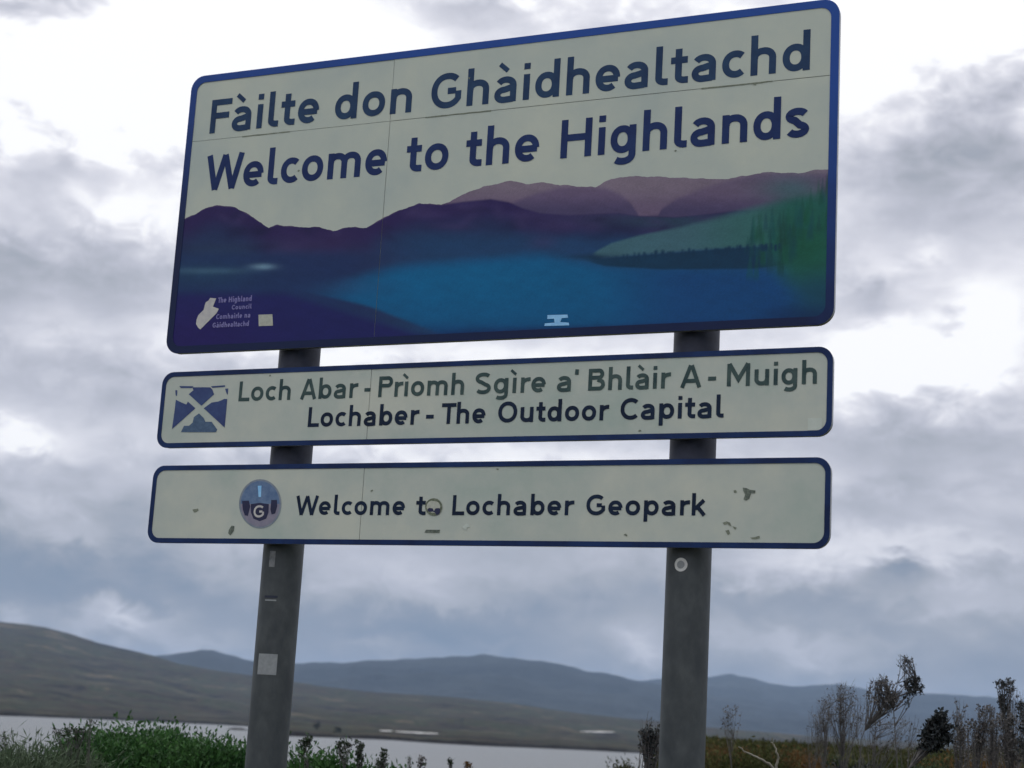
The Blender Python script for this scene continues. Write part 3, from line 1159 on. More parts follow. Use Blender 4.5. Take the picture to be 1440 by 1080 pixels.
    gm = smooth((x - np.interp(y, [240, 290, 340, 400, 450], [1120, 1060, 1040, 1080, 1140])) / 60) * smooth((y - 262) / 26) * smooth((440 - y) / 60)
    over(srgb(28, 84, 78), gm * .9)
    over(srgb(18, 80, 60), gm * blob(1138, 345, 46, 52) * .85)
    over(srgb(20, 66, 84), smooth((x - 1090) / 60) * smooth((y - 365) / 50) * .85)
    over(srgb(10, 40, 80), smooth((x - 1040) / 80) * smooth((y - 418) / 28) * .75)
    # spiky conifers against the pale sky
    rs = np.random.RandomState(4)
    for k in range(60):
        tx = rs.uniform(1050, 1168)
        ty = np.interp(tx, [1050, 1085, 1130, 1150, 1170], [300, 286, 268, 240, 236]) + rs.uniform(-2, 60)
        hgt = rs.uniform(22, 48)
        wd = np.clip((y - ty) / hgt, 0, 1) * rs.uniform(3, 5.5)
        m = smooth((wd - np.abs(x - tx - (y - ty) * -.02)) / 2.0 + .5) * smooth((y - ty) / 3) * smooth((ty + hgt * 1.3 - y) / 14)
        over(srgb(16, 66 + rs.uniform(-12, 16), 66 + rs.uniform(-14, 12)), m * .45)
    for k in range(70):
        tx = rs.uniform(850, 1100)
        ty = np.interp(tx, [850, 1100], [357, 340]) + rs.uniform(-2, 3)
        m = smooth((3 - np.abs(x - tx)) / 3) * smooth((y - ty) / 3) * smooth((ty + 12 - y) / 4)
        over(srgb(10, 48, 74), m * .7)
    n1 = np.array(GRAIN(x, y))
    return c * (1 + n1[..., None])


def GRAIN(x, y):
    rs = np.random.RandomState(7)
    g = np.zeros_like(x)
    for k in range(14):
        a = rs.uniform(0, math.pi)
        f = rs.uniform(.02, .35)
        g += np.sin((x * math.cos(a) * .4 + y * math.sin(a)) * f * 2 + rs.uniform(0, 6)) * .012
    return g + rs.normal(0, .05, x.shape)


M_print, N, L, b = new_mat('landscape_print')
at_ = N.new('ShaderNodeAttribute')
at_.attribute_name = 'print'
L.new(at_.outputs['Color'], b.inputs['Base Color'])
b.inputs['Roughness'].default_value = 0.5
b.inputs['Specular IOR Level'].default_value = 0.2

rx = [sgn(*p)[0] for p in RIDGE]
rz = [sgn(*p)[1] for p in RIDGE]
ZB = 3.152 + .022


def sheet(xa, xb):
    nx = int((xb - xa) / .0045) + 1
    nz = 170
    X = np.linspace(xa, xb, nx)
    top = np.interp(X, rx, rz)
    # small crags on the printed skyline
    top = top + np.array([.006 * fbm(x * 16, 2.2, 0, 5) for x in X])
    v = np.linspace(0, 1, nz)
    XX = np.repeat(X[:, None], nz, 1)
    ZZ = ZB + (top[:, None] - ZB) * v[None, :]
    # to photograph pixels
    d = np.stack([XX - CAM.x, np.full_like(XX, -CAM.y), ZZ - CAM.z], -1)
    f = d @ np.array(FWD)
    px = 720 + FPX * (d @ np.array(RGT)) / f
    py = 540 - FPX * (d @ np.array(UP)) / f
    colr = np.clip(paint(px, py) * KS * .9, 0.001, 1)
    vs = np.stack([XX, np.full_like(XX, -.0003), ZZ], -1).reshape(-1, 3)
    idx = np.arange(nx * nz).reshape(nx, nz)
    fs = np.stack([idx[:-1, :-1], idx[1:, :-1], idx[1:, 1:], idx[:-1, 1:]], -1).reshape(-1, 4)
    o = mesh('landscape_print', vs.tolist(), fs.tolist(), M_print, P1, SO)
    ca = o.data.color_attributes.new('print', 'FLOAT_COLOR', 'POINT')
    ca.data.foreach_set('color', np.concatenate([colr.reshape(-1, 3), np.ones((nx * nz, 1))], 1).astype(np.float32).reshape(-1))
    return o


sheet(XL + .022, XS - .0008)
sheet(XS + .0008, XR - .022)


# ---- small prints, emblems, stickers and marks (outlines in photograph pixels, laid on the plates)
def pxpoly(pts, ox=0, oy=0, sc=1.0):
    return [sgn(ox + x / sc, oy + y / sc) for x, y in pts]


def disc_pts(cx, cy_, rx_, ry_, n=32):
    return [(cx + rx_ * math.cos(2 * math.pi * k / n), cy_ + ry_ * math.sin(2 * math.pi * k / n)) for k in range(n)]


f1 = lambda p: pxpoly(p, 230, 390, 6.545)
polys_mesh('council_logo', [f1([(415, 215), (430, 190), (485, 195), (470, 235), (455, 270), (510, 290), (490, 330), (440, 380), (400, 420), (340, 480), (320, 465), (300, 430), (305, 390), (320, 350),
                                (345, 325), (370, 300), (380, 260), (390, 230)])], -.0012, M_pale, P1)
polys_mesh('sticker', [f1([(875, 345), (1003, 340), (1008, 445), (878, 450)])], -.0014, M_stk, P1)


def tiny(text, px0, px1, pyb, hpx):
    xa, zb = sgn(px0, pyb)
    xb, _ = sgn(px1, pyb)
    _, zt = sgn(px0, pyb - hpx)
    words = text.split(' ')
    tot = sum(len(w) for w in words) + .8 * (len(words) - 1)
    u = (xb - xa) / tot
    x = xa
    out = []
    for w in words:
        out.append((w, x, x + u * len(w) - u * .1))
        x += u * (len(w) + .8)
    lettering(out, zb, zt - zb, .30, M_lilac, P1, y=-.0012, gap=.3)


tiny('The Highland', 306.5, 354, 426, 7.5)
tiny('Council', 326, 354, 435.5, 6.5)
tiny('Comhairle na', 304, 352, 449, 7)
tiny('Gàidhealtachd', 299, 350, 461, 7)
f2 = lambda p: pxpoly(p, 720, 400, 8.0)
polys_mesh('maker_mark', [f2([(400, 345), (625, 340), (632, 375), (560, 380), (545, 425), (640, 430), (645, 460), (365, 468), (370, 440), (480, 430), (475, 385), (398, 390)])], -.0012, M_sky_print, P1)

f3 = lambda p: pxpoly(p, 210, 510, 9.0)
polys_mesh('crossed_tools_emblem', [f3([(545, 312), (770, 312), (800, 340), (822, 400), (660, 545), (500, 400), (560, 350)]),
                            f3([(338, 470), (400, 500), (470, 530), (490, 492), (585, 577), (288, 842), (322, 600)]),
                            f3([(988, 460), (955, 822), (690, 577), (790, 505), (880, 490), (950, 460)]),
                            f3([(380, 296), (560, 298), (540, 322), (400, 322)]), f3([(332, 348), (356, 350), (350, 424), (334, 412)]),
                            f3([(960, 330), (1002, 326), (992, 410), (975, 380)]), f3([(780, 300), (960, 286), (960, 306), (800, 318)])], -.0012, M_emb, P2)
polys_mesh('crossed_tools_emblem', [f3([(630, 642), (690, 700), (712, 748), (790, 748), (862, 848), (842, 880), (400, 880), (440, 800), (505, 798), (550, 758), (565, 690)])], -.0012, M_emb2, P2)
polys_mesh('sticker', [pxpoly([(1136, 588), (1156, 588), (1156, 605), (1136, 605)])], -.0012, M_faint, P2)

f4 = lambda p: pxpoly(p, 300, 650, 9.0)
bd = polys_mesh('round_badge', [f4(disc_pts(595, 527, 268, 312, 40))], -.0010, M_ring, P3)
top = [(595 + 246 * math.cos(math.radians(a)), 527 - 290 * math.sin(math.radians(a))) for a in range(0, 181, 9)]
lowp = [(595 + 246 * math.cos(math.radians(a)), 527 - 290 * math.sin(math.radians(a))) for a in range(180, 361, 9)]
polys_mesh('badge_print', [f4(top)], -.0013, M_badge_top, P3)
polys_mesh('badge_print', [f4(lowp)], -.0013, M_badge_low, P3)
polys_mesh('badge_print', [f4([(365, 490), (452, 486), (470, 560), (440, 680), (400, 672), (375, 600)]), f4([(735, 478), (808, 478), (812, 560), (785, 650), (740, 662), (725, 600)]),
                           f4([(475, 530), (590, 515), (705, 530), (700, 640), (672, 715), (590, 748), (510, 715), (480, 640)])], -.0016, M_ink, P3)
polys_mesh('badge_print', [f4([(565, 300), (612, 296), (606, 440), (575, 440)])], -.0016, M_sky_print, P3)
xa, za = sgn(300 + 505 / 9, 650 + 700 / 9)
xb, _ = sgn(300 + 640 / 9, 650 + 700 / 9)
_, zt = sgn(300 + 505 / 9, 650 + 545 / 9)
lettering([('G', xa, xb)], za, zt - za, .24, M_pale, P3, y=-.0019)

f5 = lambda p: pxpoly(p, 560, 670, 10.286)
polys_mesh('round_sticker', [f5(disc_pts(516, 442, 124, 126))], -.0018, M_olive, P3)
polys_mesh('round_sticker_print', [f5(disc_pts(512, 438, 98, 90))], -.0021, M_stk, P3)
polys_mesh('round_sticker_print', [f5([(425, 480), (450, 455), (500, 462), (520, 500), (545, 462), (590, 458), (615, 470), (600, 540), (560, 560), (530, 520), (500, 510), (470, 515), (440, 510)])], -.0024, M_ink, P3)
polys_mesh('round_sticker_print', [f5([(450, 335), (510, 318), (580, 325), (560, 360), (500, 355)])], -.0024, M_olive, P3)

f6 = lambda p: pxpoly(p, 1000, 660, 8.0)
for q_ in [f6([(355, 205), (400, 212), (440, 230), (500, 238), (495, 268), (450, 270), (430, 330), (395, 350), (365, 340), (385, 280), (365, 250)]),
                          pxpoly([(608 - 11, 749), (608 - 9, 745), (608 + 11, 745), (608 + 10, 749.5)]),
                          pxpoly([(322, 745), (326, 739), (330, 740), (329, 747), (324, 753), (321, 750)])]:
    polys_mesh('grime_mark', [q_], -.0010, M_dirt2, P3)
for q_ in [f6([(130, 600), (175, 585), (215, 600), (230, 640), (200, 630), (190, 610), (150, 625)]), f6([(240, 640), (290, 655), (270, 680)]),
                          f6([(160, 690), (200, 680), (215, 720), (190, 740)]), f6([(440, 768), (490, 762), (545, 748), (550, 775), (500, 785), (460, 782)])]:
    polys_mesh('grime_mark', [q_], -.0010, M_dirt, P3)


def fleck(px, py, r, mat, par, seed):
    rnd = random.Random(seed)
    pts = []
    for k in range(9):
        a = 2 * math.pi * k / 9
        q = r * rnd.uniform(.5, 1.2)
        pts.append((px + q * math.cos(a), py + q * math.sin(a) * rnd.uniform(.5, 1)))
    polys_mesh('grime_mark', [pxpoly(pts)], -.0010, mat, par)


for k, (x, y, r) in enumerate([(275, 718, 4), (1034, 691, 3), (655, 741, 5), (700, 660, 2), (523, 690, 2), (880, 752, 2.5)]):
    fleck(x, y, r, M_dirt if k != 2 else M_faint, P3, k)
for k, (x, y, r) in enumerate([(648, 618, 2), (380, 528, 2), (900, 606, 2)]):
    fleck(x, y, r, M_dirt, P2, 20 + k)
for k, (x, y, r) in enumerate([(950, 212, 2), (1062, 118, 3), (420, 240, 2.2), (660, 110, 2)]):
    fleck(x, y, r, M_dirt, P1, 40 + k)
# dirt lodged along the joints
rnd = random.Random(3)
for (x0, x1) in ((-.28, .03), (.95, 1.24), (-1.2, -.95)):
    pts = [(x0 + (x1 - x0) * k / 12, 4.141 - rnd.uniform(.0015, .0035)) for k in range(13)]
    pts += [(x0 + (x1 - x0) * k / 12, 4.141 + rnd.uniform(.0012, .003)) for k in range(12, -1, -1)]
    polys_mesh('joint_grime', [pts], -.0009, M_dirt, P1)

# ------------------------------------------------------------------ plants
M_broom = noise_mat('broom_green', (.015, .056, .014, 1), (.060, .140, .040, 1), 7.0, 0.6, 4, island=.45, transl=.25, spec=.2)
M_broom_dk = noise_mat('dark_shrub_green', (.012, .026, .010, 1), (.030, .052, .020, 1), 3.0, 0.65, 4, island=.5, transl=.15, spec=.2)
M_wisp = noise_mat('grey_green_stalks', (.050, .082, .042, 1), (.12, .155, .10, 1), 5.0, 0.7, 4, island=.4, transl=.2, spec=.2)
M_heath = noise_mat('heather_brown', (.040, .030, .014, 1), (.085, .075, .026, 1), 1.2, 0.8, 5, c3=(.045, .056, .018, 1), island=.5, transl=.15, spec=.1)
M_rust = noise_mat('rusty_bracken', (.085, .045, .018, 1), (.14, .085, .035, 1), 2.0, 0.8, 5, island=.4, transl=.2, spec=.1)
M_twig = noise_mat('dark_twig_bark', (.055, .054, .058, 1), (.12, .11, .105, 1), 30, 0.8)
M_dead = noise_mat('bleached_dead_wood', (.16, .15, .12, 1), (.30, .28, .23, 1), 20, 0.8)
M_leaf_dk = noise_mat('blackish_leaves', (.018, .022, .026, 1), (.040, .048, .048, 1), 6, 0.6, island=.5, transl=.08, spec=.25)
M_leaf_br = noise_mat('dull_brown_leaves', (.075, .072, .074, 1), (.15, .14, .13, 1), 6, 0.75, island=.5, transl=.15, spec=.2)


def blades(rs, P, Ln, Wd, dirs):
    """one thin tapering quad per point"""
    n = len(P)
    side = np.cross(dirs, rs.normal(size=(n, 3)))
    side /= np.linalg.norm(side, axis=1)[:, None] + 1e-9
    tip = P + dirs * Ln[:, None]
    mid = P + dirs * (Ln * .55)[:, None]
    return np.stack([P, mid + side * Wd[:, None], tip, mid - side * Wd[:, None]], 1)


def unit(v):
    return v / (np.linalg.norm(v, axis=1)[:, None] + 1e-9)


def bush(px, r, w, top_z, label, seed, mat=None, n=24000, group='green broom bushes behind the posts', name='broom_bush', blen=(.018, .052), bw=.0065, cat='bush', ragged=.09):
    a = azel(px, 1040)[0]
    p = polar(a, r)
    g = near_z(p.x, p.y)
    rs = np.random.RandomState(seed)
    loc = Vector((p.x, p.y, g))
    rt = root(name, loc, label, cat, group)
    h = top_z - g
    # stems fan out from the foot
    parts = []
    clumps = []
    for k in range(24):
        th = rs.uniform(0, 2 * math.pi)
        q = math.sqrt(rs.uniform(0, 1)) * .42
        cx, cyy = w * q * math.cos(th), w * q * math.sin(th)
        cz = h * (1 - .12 * (q / .42) ** 2 - rs.uniform(0, ragged))
        clumps.append((cx, cyy, cz))
        parts.append(tube([(p.x + cx * .1, p.y + cyy * .1, g - .05), (p.x + cx * .6, p.y + cyy * .6, g + cz * .5), (p.x + cx, p.y + cyy, g + cz * .93)], [.014, .009, .003], 5))
    vs, fs = merge(parts)
    mesh('stems', vs, fs, M_twig, rt, loc)
    C = np.array(clumps)
    ci = rs.randint(0, len(C), n)
    off = rs.normal(size=(n, 3)) * np.array([w * .11, w * .11, h * .035])
    t = rs.uniform(.08, 1, n) ** .45
    P = np.stack([C[ci, 0] * (0.25 + .75 * t), C[ci, 1] * (0.25 + .75 * t), C[ci, 2] * t], 1) + off * (.35 + .65 * t)[:, None]
    P[:, 2] = np.clip(P[:, 2], .02, None)
    out = unit(np.stack([P[:, 0], P[:, 1], np.full(n, .5 * w)], 1))
    d = unit(out * .5 + np.array([0, 0, .45]) + rs.normal(size=(n, 3)) * .6)
    Ln = rs.uniform(blen[0], blen[1], n)
    q = blades(rs, P, Ln, np.full(n, bw) * rs.uniform(.6, 1.5, n), d) + np.array([p.x, p.y, g])
    fo = npmesh('foliage', q, mat or M_broom, rt, loc)
    return rt


# left: dense green broom; (px, distance, width, top pixel row, label)
def ztop(px, py, r):
    return at(px, py, r).z


bush(128, 10.8, .62, ztop(128, 1040, 10.8), 'small dark green bush with a ragged top at the left end of the broom thicket', 11, M_broom, 30000)
bush(182, 11.2, .95, ztop(182, 1026, 11.2), 'broad bright green bush with the highest crown left of the left post', 12, M_broom, 46000)
bush(246, 11.6, .85, ztop(246, 1028, 11.6), 'rounded green bush in the middle of the thicket left of the left post', 13, M_broom, 40000)
bush(300, 11.0, .70, ztop(300, 1041, 11.0), 'lower green bush sloping down beside the left post', 14, M_broom, 34000)
bush(342, 12.0, .55, ztop(342, 1058, 12.0), 'low green bush directly behind the left post', 15, M_broom, 22000)
bush(60, 10.4, .80, ztop(60, 1048, 10.4), 'grey green bush with pale wispy stalks near the left edge', 16, M_wisp, 24000, group='grey green bushes at the left edge', bw=.003, blen=(.03, .10))
bush(2, 10.0, .70, ztop(2, 1046, 10.0), 'grey green bush cut by the left edge of the picture', 17, M_wisp, 24000, group='grey green bushes at the left edge', bw=.003, blen=(.03, .10))
bush(438, 11.2, .62, ztop(438, 1062, 11.2), 'low green bush just right of the left post', 18, M_broom, 24000)
bush(490, 11.0, .60, ztop(490, 1063, 11.0), 'low green bush under two leafy sprigs right of the left post', 19, M_broom, 24000)
bush(552, 11.6, .55, ztop(552, 1074, 11.6), 'lowest green bush, its tips barely above the picture edge', 20, M_broom, 22000)


def sprig(pxs, r, label, seed, heads, mat_leaf, name='sapling', cat='sapling', group=None, rad=.006, leafn=120, leafsize=.017, twigs=12, tw_len=.10, headr=.05):
    """stem polyline (pixels -> points at distance r) from the ground up, with leafy heads (px, py, radius px, leaves)"""
    rs = np.random.RandomState(seed)
    pts = [at(x, y, r + dr) for x, y, dr in pxs]
    foot = Vector(pts[0])
    g = near_z(foot.x, foot.y)
    foot.z = g
    loc = foot.copy()
    rt = root(name, loc, label, cat, group)
    path = [foot - Vector((0, 0, .05))] + pts
    # resample smooth
    P = []
    for i in range(len(path) - 1):
        a, b_ = Vector(path[i]), Vector(path[i + 1])
        m = max(2, int((b_ - a).length / .08))
        for k in range(m):
            q = a.lerp(b_, k / m)
            P.append(q + Vector(rs.normal(size=3)) * .004)
    P.append(Vector(path[-1]))
    rr = [rad * (1 - .75 * i / (len(P) - 1)) for i in range(len(P))]
    vs, fs = tube(P, rr, 6)
    mesh('stem', vs, fs, M_twig, rt, loc)
    tw, LQ = [], []
    for (hx, hy, hr, nl) in heads:
        c = at(hx, hy, r)
        R = hr / FPX * r
        up_ = [q for q in P if q.z > foot.z + (c.z - foot.z) * .45 and q.z < c.z + R * .3] or P[-3:]
        near_ = sorted(up_, key=lambda q: (q - (c - Vector((0, 0, R)))).length)[:6]
        ends = []
        for k in range(twigs):
            base = near_[rs.randint(0, len(near_))]
            dv = Vector(rs.normal(size=3))
            dv.z = abs(dv.z) * 1.6 + .1
            tgt = c + Vector((dv.normalized().x * 1.15, dv.normalized().y * 1.15, dv.normalized().z * 1.15 - .3)) * R * rs.uniform(.5, 1.2)
            mid = base.lerp(tgt, .5) + Vector(rs.normal(size=3)) * R * .15 - Vector((0, 0, R * .12))
            tw.append(tube([base, mid, tgt], [rad * .42, rad * .3, rad * .12], 4))
            for q in range(4):
                a = mid.lerp(tgt, rs.uniform(0, .9))
                e_ = a + (Vector(rs.normal(size=3)) + Vector((0, 0, .9))).normalized() * R * rs.uniform(.2, .5)
                tw.append(tube([a, e_], [rad * .18, rad * .08], 3))
                ends.append((a, e_))
        if nl:
            nl = int(nl * 1.5)
            ii = rs.randint(0, len(ends), nl)
            tt = rs.uniform(.1, 1.05, nl)
            A_0 = np.array([np.array(ends[q][0]) for q in ii])
            B_0 = np.array([np.array(ends[q][1]) for q in ii])
            Q = A_0 + (B_0 - A_0) * tt[:, None] + rs.normal(size=(nl, 3)) * leafsize * .35
            d = unit(rs.normal(size=(nl, 3)) + np.array([0, 0, .5]))
            LQ.append(blades(rs, Q, np.full(nl, leafsize) * rs.uniform(.6, 1.3, nl), np.full(nl, leafsize * .28), d))
    if tw:
        vs, fs = merge(tw)
        mesh('twigs', vs, fs, M_twig, rt, loc)
    if LQ:
        npmesh('leaves', np.concatenate(LQ), mat_leaf, rt, loc)
    return rt


GS = 'leafy stalks rising in front of the loch'
sprig([(432, 1080, 0), (430, 1050, 0)], 10.6, 'leafy green stalk with a broad square head beside the left post', 31, [(430, 1043, 10, 240)], M_broom_dk, 'leafy_stalk', 'plant', GS)
sprig([(484, 1085, 0), (480, 1058, 0), (484, 1046, 0)], 10.6, 'arching dark green stalk right of the square-headed one', 32, [(477, 1048, 8, 90), (489, 1046, 7, 70)], M_broom_dk, 'leafy_stalk', 'plant', GS)
sprig([(505, 1090, 0), (506, 1050, 0)], 10.8, 'tall dark stalk with a narrow leafy tip over the water', 33, [(506, 1048, 7, 150), (506, 1060, 6, 90)], M_broom_dk, 'leafy_stalk', 'plant', GS)
sprig([(535, 1092, 0), (538, 1060, 0)], 10.8, 'dark bushy stalk standing alone between the left post and the picture middle', 34, [(541, 1059, 8, 160), (532, 1070, 7, 110)], M_broom_dk, 'leafy_stalk', 'plant', GS)
sprig([(576, 1095, 0), (575, 1066, 0)], 10.8, 'thin faint stalk with hardly any leaves', 35, [(575, 1066, 5, 14)], M_wisp, 'leafy_stalk', 'plant', GS, rad=.004)
sprig([(590, 1095, 0), (593, 1066, 0)], 10.8, 'short grey stalk with a small oval tuft', 36, [(593, 1068, 6, 90)], M_leaf_br, 'leafy_stalk', 'plant', GS)
sprig([(634, 1098, 0), (634, 1072, 0)], 10.8, 'tiny stalk with a dark round tip', 37, [(634, 1070, 4, 60)], M_broom_dk, 'leafy_stalk', 'plant', GS)
sprig([(655, 1098, 0), (656, 1078, 0)], 10.8, 'brown tufted stalk farthest right over the water', 38, [(656, 1077, 7, 90)], M_rust, 'leafy_stalk', 'plant', GS)
sprig([(102, 1075, 0), (118, 1030, 0)], 10.4, 'grey stalk with two leafy knobs at the left end of the broom', 39, [(76, 1027, 7, 60), (98, 1026, 8, 80), (118, 1026, 6, 50)], M_broom_dk, 'leafy_stalk', 'plant', 'stalks among the left bushes')
sprig([(124, 1080, 0), (127, 1020, 0), (122, 1009, 0)], 10.2, 'pale bare stalk arching above the broom against the loch', 40, [(128, 1016, 9, 24)], M_wisp, 'leafy_stalk', 'plant', 'stalks among the left bushes', rad=.004)
sprig([(10, 1085, 0), (8, 1040, 0), (2, 1028, 0)], 10.2, 'pale curled stalk at the very left edge', 41, [(3, 1034, 9, 40)], M_wisp, 'leafy_stalk', 'plant', 'stalks among the left bushes', rad=.004)

# dark shrub left of the right post
sprig([(910, 1090, 0), (908, 1062, 0), (916, 1040, 0)], 9.0, 'dark forked shrub tight against the left side of the right post', 45,
      [(906, 1036, 12, 150), (922, 1030, 13, 170), (915, 1052, 10, 90), (926, 1044, 8, 60)], M_leaf_dk, 'dark_shrub', 'shrub', rad=.011, twigs=16)
sprig([(899, 1092, .2), (905, 1030, .2), (912, 1000, .2)], 9.2, 'very thin bare shoot beside the right post', 46, [(911, 1012, 8, 3)], M_leaf_br, 'bare_shoot', 'plant', rad=.0035)

# right: tall dark saplings and dead stalks
GD = 'dark ragged saplings at the right'
sprig([(1208, 1085, 0), (1212, 1040, 0), (1222, 1018, 0), (1250, 1000, 0), (1255, 990, 0)], 9.6, 'bare dark sapling with a bent stem and a fan of thin twigs', 51,
      [(1246, 972, 22, 210), (1238, 962, 15, 80), (1258, 985, 12, 100)], M_leaf_br, 'sapling', 'sapling', GD, twigs=34, rad=.0055)
sprig([(1262, 1085, 0), (1256, 1000, 0), (1262, 962, 0), (1284, 975, 0), (1290, 962, 0), (1284, 932, 0)], 9.8, 'tall thin sapling topped by one blackish leaf cluster', 52,
      [(1290, 968, 10, 260), (1288, 955, 8, 110), (1276, 936, 14, 30), (1270, 926, 9, 12)], M_leaf_dk, 'sapling', 'sapling', GD, twigs=14)
sprig([(1278, 1082, 0), (1290, 1066, 0), (1306, 1052, 0), (1318, 1030, 0)], 8.4, 'squat block of blackish foliage on a slanting stem', 53,
      [(1328, 1020, 15, 520), (1330, 1040, 14, 520), (1312, 1038, 12, 260), (1312, 1018, 9, 120), (1322, 1010, 13, 260)], M_leaf_dk, 'sapling', 'sapling', GD, rad=.009, twigs=12, leafsize=.024)
sprig([(1372, 1095, 0), (1376, 1050, 0), (1384, 1005, 0)], 9.6, 'brownish sapling with a dark knob at its top, right of the black block', 54,
      [(1386, 1000, 10, 150), (1374, 1042, 14, 110), (1366, 1020, 14, 90), (1384, 1022, 13, 90)], M_leaf_br, 'sapling', 'sapling', GD, twigs=16)
sprig([(1418, 1095, 0), (1412, 1010, 0), (1406, 968, 0)], 9.6, 'tall sapling with twin dark tips against the sky near the right edge', 55,
      [(1405, 966, 9, 150), (1419, 958, 7, 70), (1424, 970, 8, 50)], M_leaf_dk, 'sapling', 'sapling', GD, twigs=14)
sprig([(1424, 1095, 0), (1420, 1020, 0)], 9.2, 'dark bushy sapling in front of the twin-tipped one', 56,
      [(1418, 1014, 16, 190), (1414, 1034, 12, 160), (1428, 1050, 14, 160)], M_leaf_br, 'sapling', 'sapling', GD, twigs=16)
sprig([(1446, 1095, 0), (1442, 1020, 0), (1440, 990, 0)], 9.0, 'dark sapling cut by the right edge', 57, [(1440, 1000, 12, 160), (1444, 1030, 14, 150), (1438, 1055, 12, 120)], M_leaf_dk, 'sapling', 'sapling', GD)
sprig([(1186, 1088, 0), (1182, 1020, 0), (1178, 985, 0)], 11.0, 'faint grey sapling of hair-thin twigs, left of the bent one', 58,
      [(1180, 985, 24, 50), (1190, 970, 18, 40), (1196, 1005, 20, 50), (1172, 1005, 14, 30)], M_leaf_br, 'sapling', 'sapling', GD, rad=.004, twigs=26)
sprig([(1350, 1092, 0), (1350, 1050, 0), (1344, 1020, 0)], 9.9, 'grey brown sapling wedged between the black block and the knobbed one', 59,
      [(1350, 1030, 13, 110), (1354, 1050, 14, 110), (1346, 1006, 9, 40)], M_leaf_br, 'sapling', 'sapling', GD, twigs=16)
sprig([(1030, 1095, 0), (1030, 1020, 0), (1026, 996, 0)], 11.5, 'faint thin shoot just right of the right post', 60, [(1030, 1000, 12, 40), (1022, 1010, 9, 20)], M_leaf_br, 'bare_shoot', 'plant', rad=.003)


sprig([(1396, 1092, 0), (1394, 1050, 0), (1398, 1010, 0)], 10.4, 'grey leafed sapling between the knobbed and the twin-tipped ones', 61,
      [(1396, 1040, 18, 120), (1402, 1015, 13, 90), (1392, 1000, 9, 40)], M_leaf_br, 'sapling', 'sapling', GD, twigs=22, rad=.005)
sprig([(1160, 1088, 0), (1158, 1030, 0), (1156, 1000, 0)], 11.6, 'faintest bare sapling, leftmost of the group, against the far hill', 62,
      [(1156, 1004, 16, 20), (1164, 990, 14, 16), (1150, 1018, 12, 14)], M_leaf_br, 'sapling', 'sapling', GD, twigs=26, rad=.0035)
sprig([(1228, 1088, 0), (1230, 1040, 0), (1234, 1020, 0)], 11.2, 'low grey twiggy sapling under the fan of twigs', 63,
      [(1234, 1020, 18, 60), (1270, 1022, 16, 40)], M_leaf_br, 'sapling', 'sapling', GD, twigs=30, rad=.0035)


SCRUB = [(1150, 11.8, 1000, 12, 'bare leggy twigs furthest left in the tangle'), (1206, 10.8, 984, 18, 'pale grey thicket twigs between the hair-thin and the bent saplings'),
         (1286, 10.9, 1016, 18, 'bare twigs left of the black block'), (1348, 10.2, 985, 12, 'slim bare shoot just right of the black block'),
         (1362, 10.9, 1030, 20, 'brown thicket twigs at the foot of the knobbed sapling'), (1408, 10.7, 1024, 20, 'brown thicket twigs below the twin-tipped sapling'),
         (1434, 10.1, 972, 14, 'tall bare shoot at the right edge'), (1390, 11.2, 1046, 22, 'low brown tangle on the right end of the hump'), (1440, 10.8, 1046, 20, 'low brown tangle at the right edge')]
for k_, (x_, r_, y_, h_, lab_) in enumerate(SCRUB):
    sprig([(x_ - 9 + 18 * (k_ % 2), 1092, 0), (x_ + 7 - 14 * (k_ % 3) / 2, (1092 + y_) / 2, 0), (x_, y_, 0)], r_, lab_, 120 + k_,
          [(x_, y_ + 6, h_, 16), (x_ + (8 if k_ % 2 else -9), y_ + 28, h_ * 1.2, 10)], M_leaf_br, 'scrub', 'shrub', 'bare scrub between the saplings', twigs=9, rad=.0036)


def dead_branch(pts, r, rad, label):
    P = [at(x, y, r) for x, y in pts]
    foot = Vector(P[0])
    g = near_z(foot.x, foot.y)
    foot.z = g
    P = [foot - Vector((0, 0, .05))] + P
    Q = []
    rnd_ = random.Random(len(label))
    for i in range(len(P) - 1):
        for k in range(5):
            Q.append(Vector(P[i]).lerp(Vector(P[i + 1]), k / 5) + Vector((rnd_.uniform(-1, 1), rnd_.uniform(-1, 1), rnd_.uniform(-1, 1))) * rad * .5)
    Q.append(Vector(P[-1]))
    vs, fs = tube(Q, [rad * (1 - .7 * i / (len(Q) - 1)) for i in range(len(Q))], 8)
    o = mesh('dead_branch', vs, fs, M_dead, None, foot, smooth=True)
    o.location = foot
    o['label'] = label
    o['category'] = 'branch'
    o['group'] = 'bleached dead branches right of the right post'


dead_branch([(1096, 1086), (1078, 1072), (1060, 1063), (1038, 1050)], 8.0, .009, 'bleached dead branch slanting up to the left')
dead_branch([(1090, 1086), (1094, 1068), (1091, 1050), (1084, 1044)], 8.0, .008, 'bleached dead branch standing nearly upright with a bent tip')

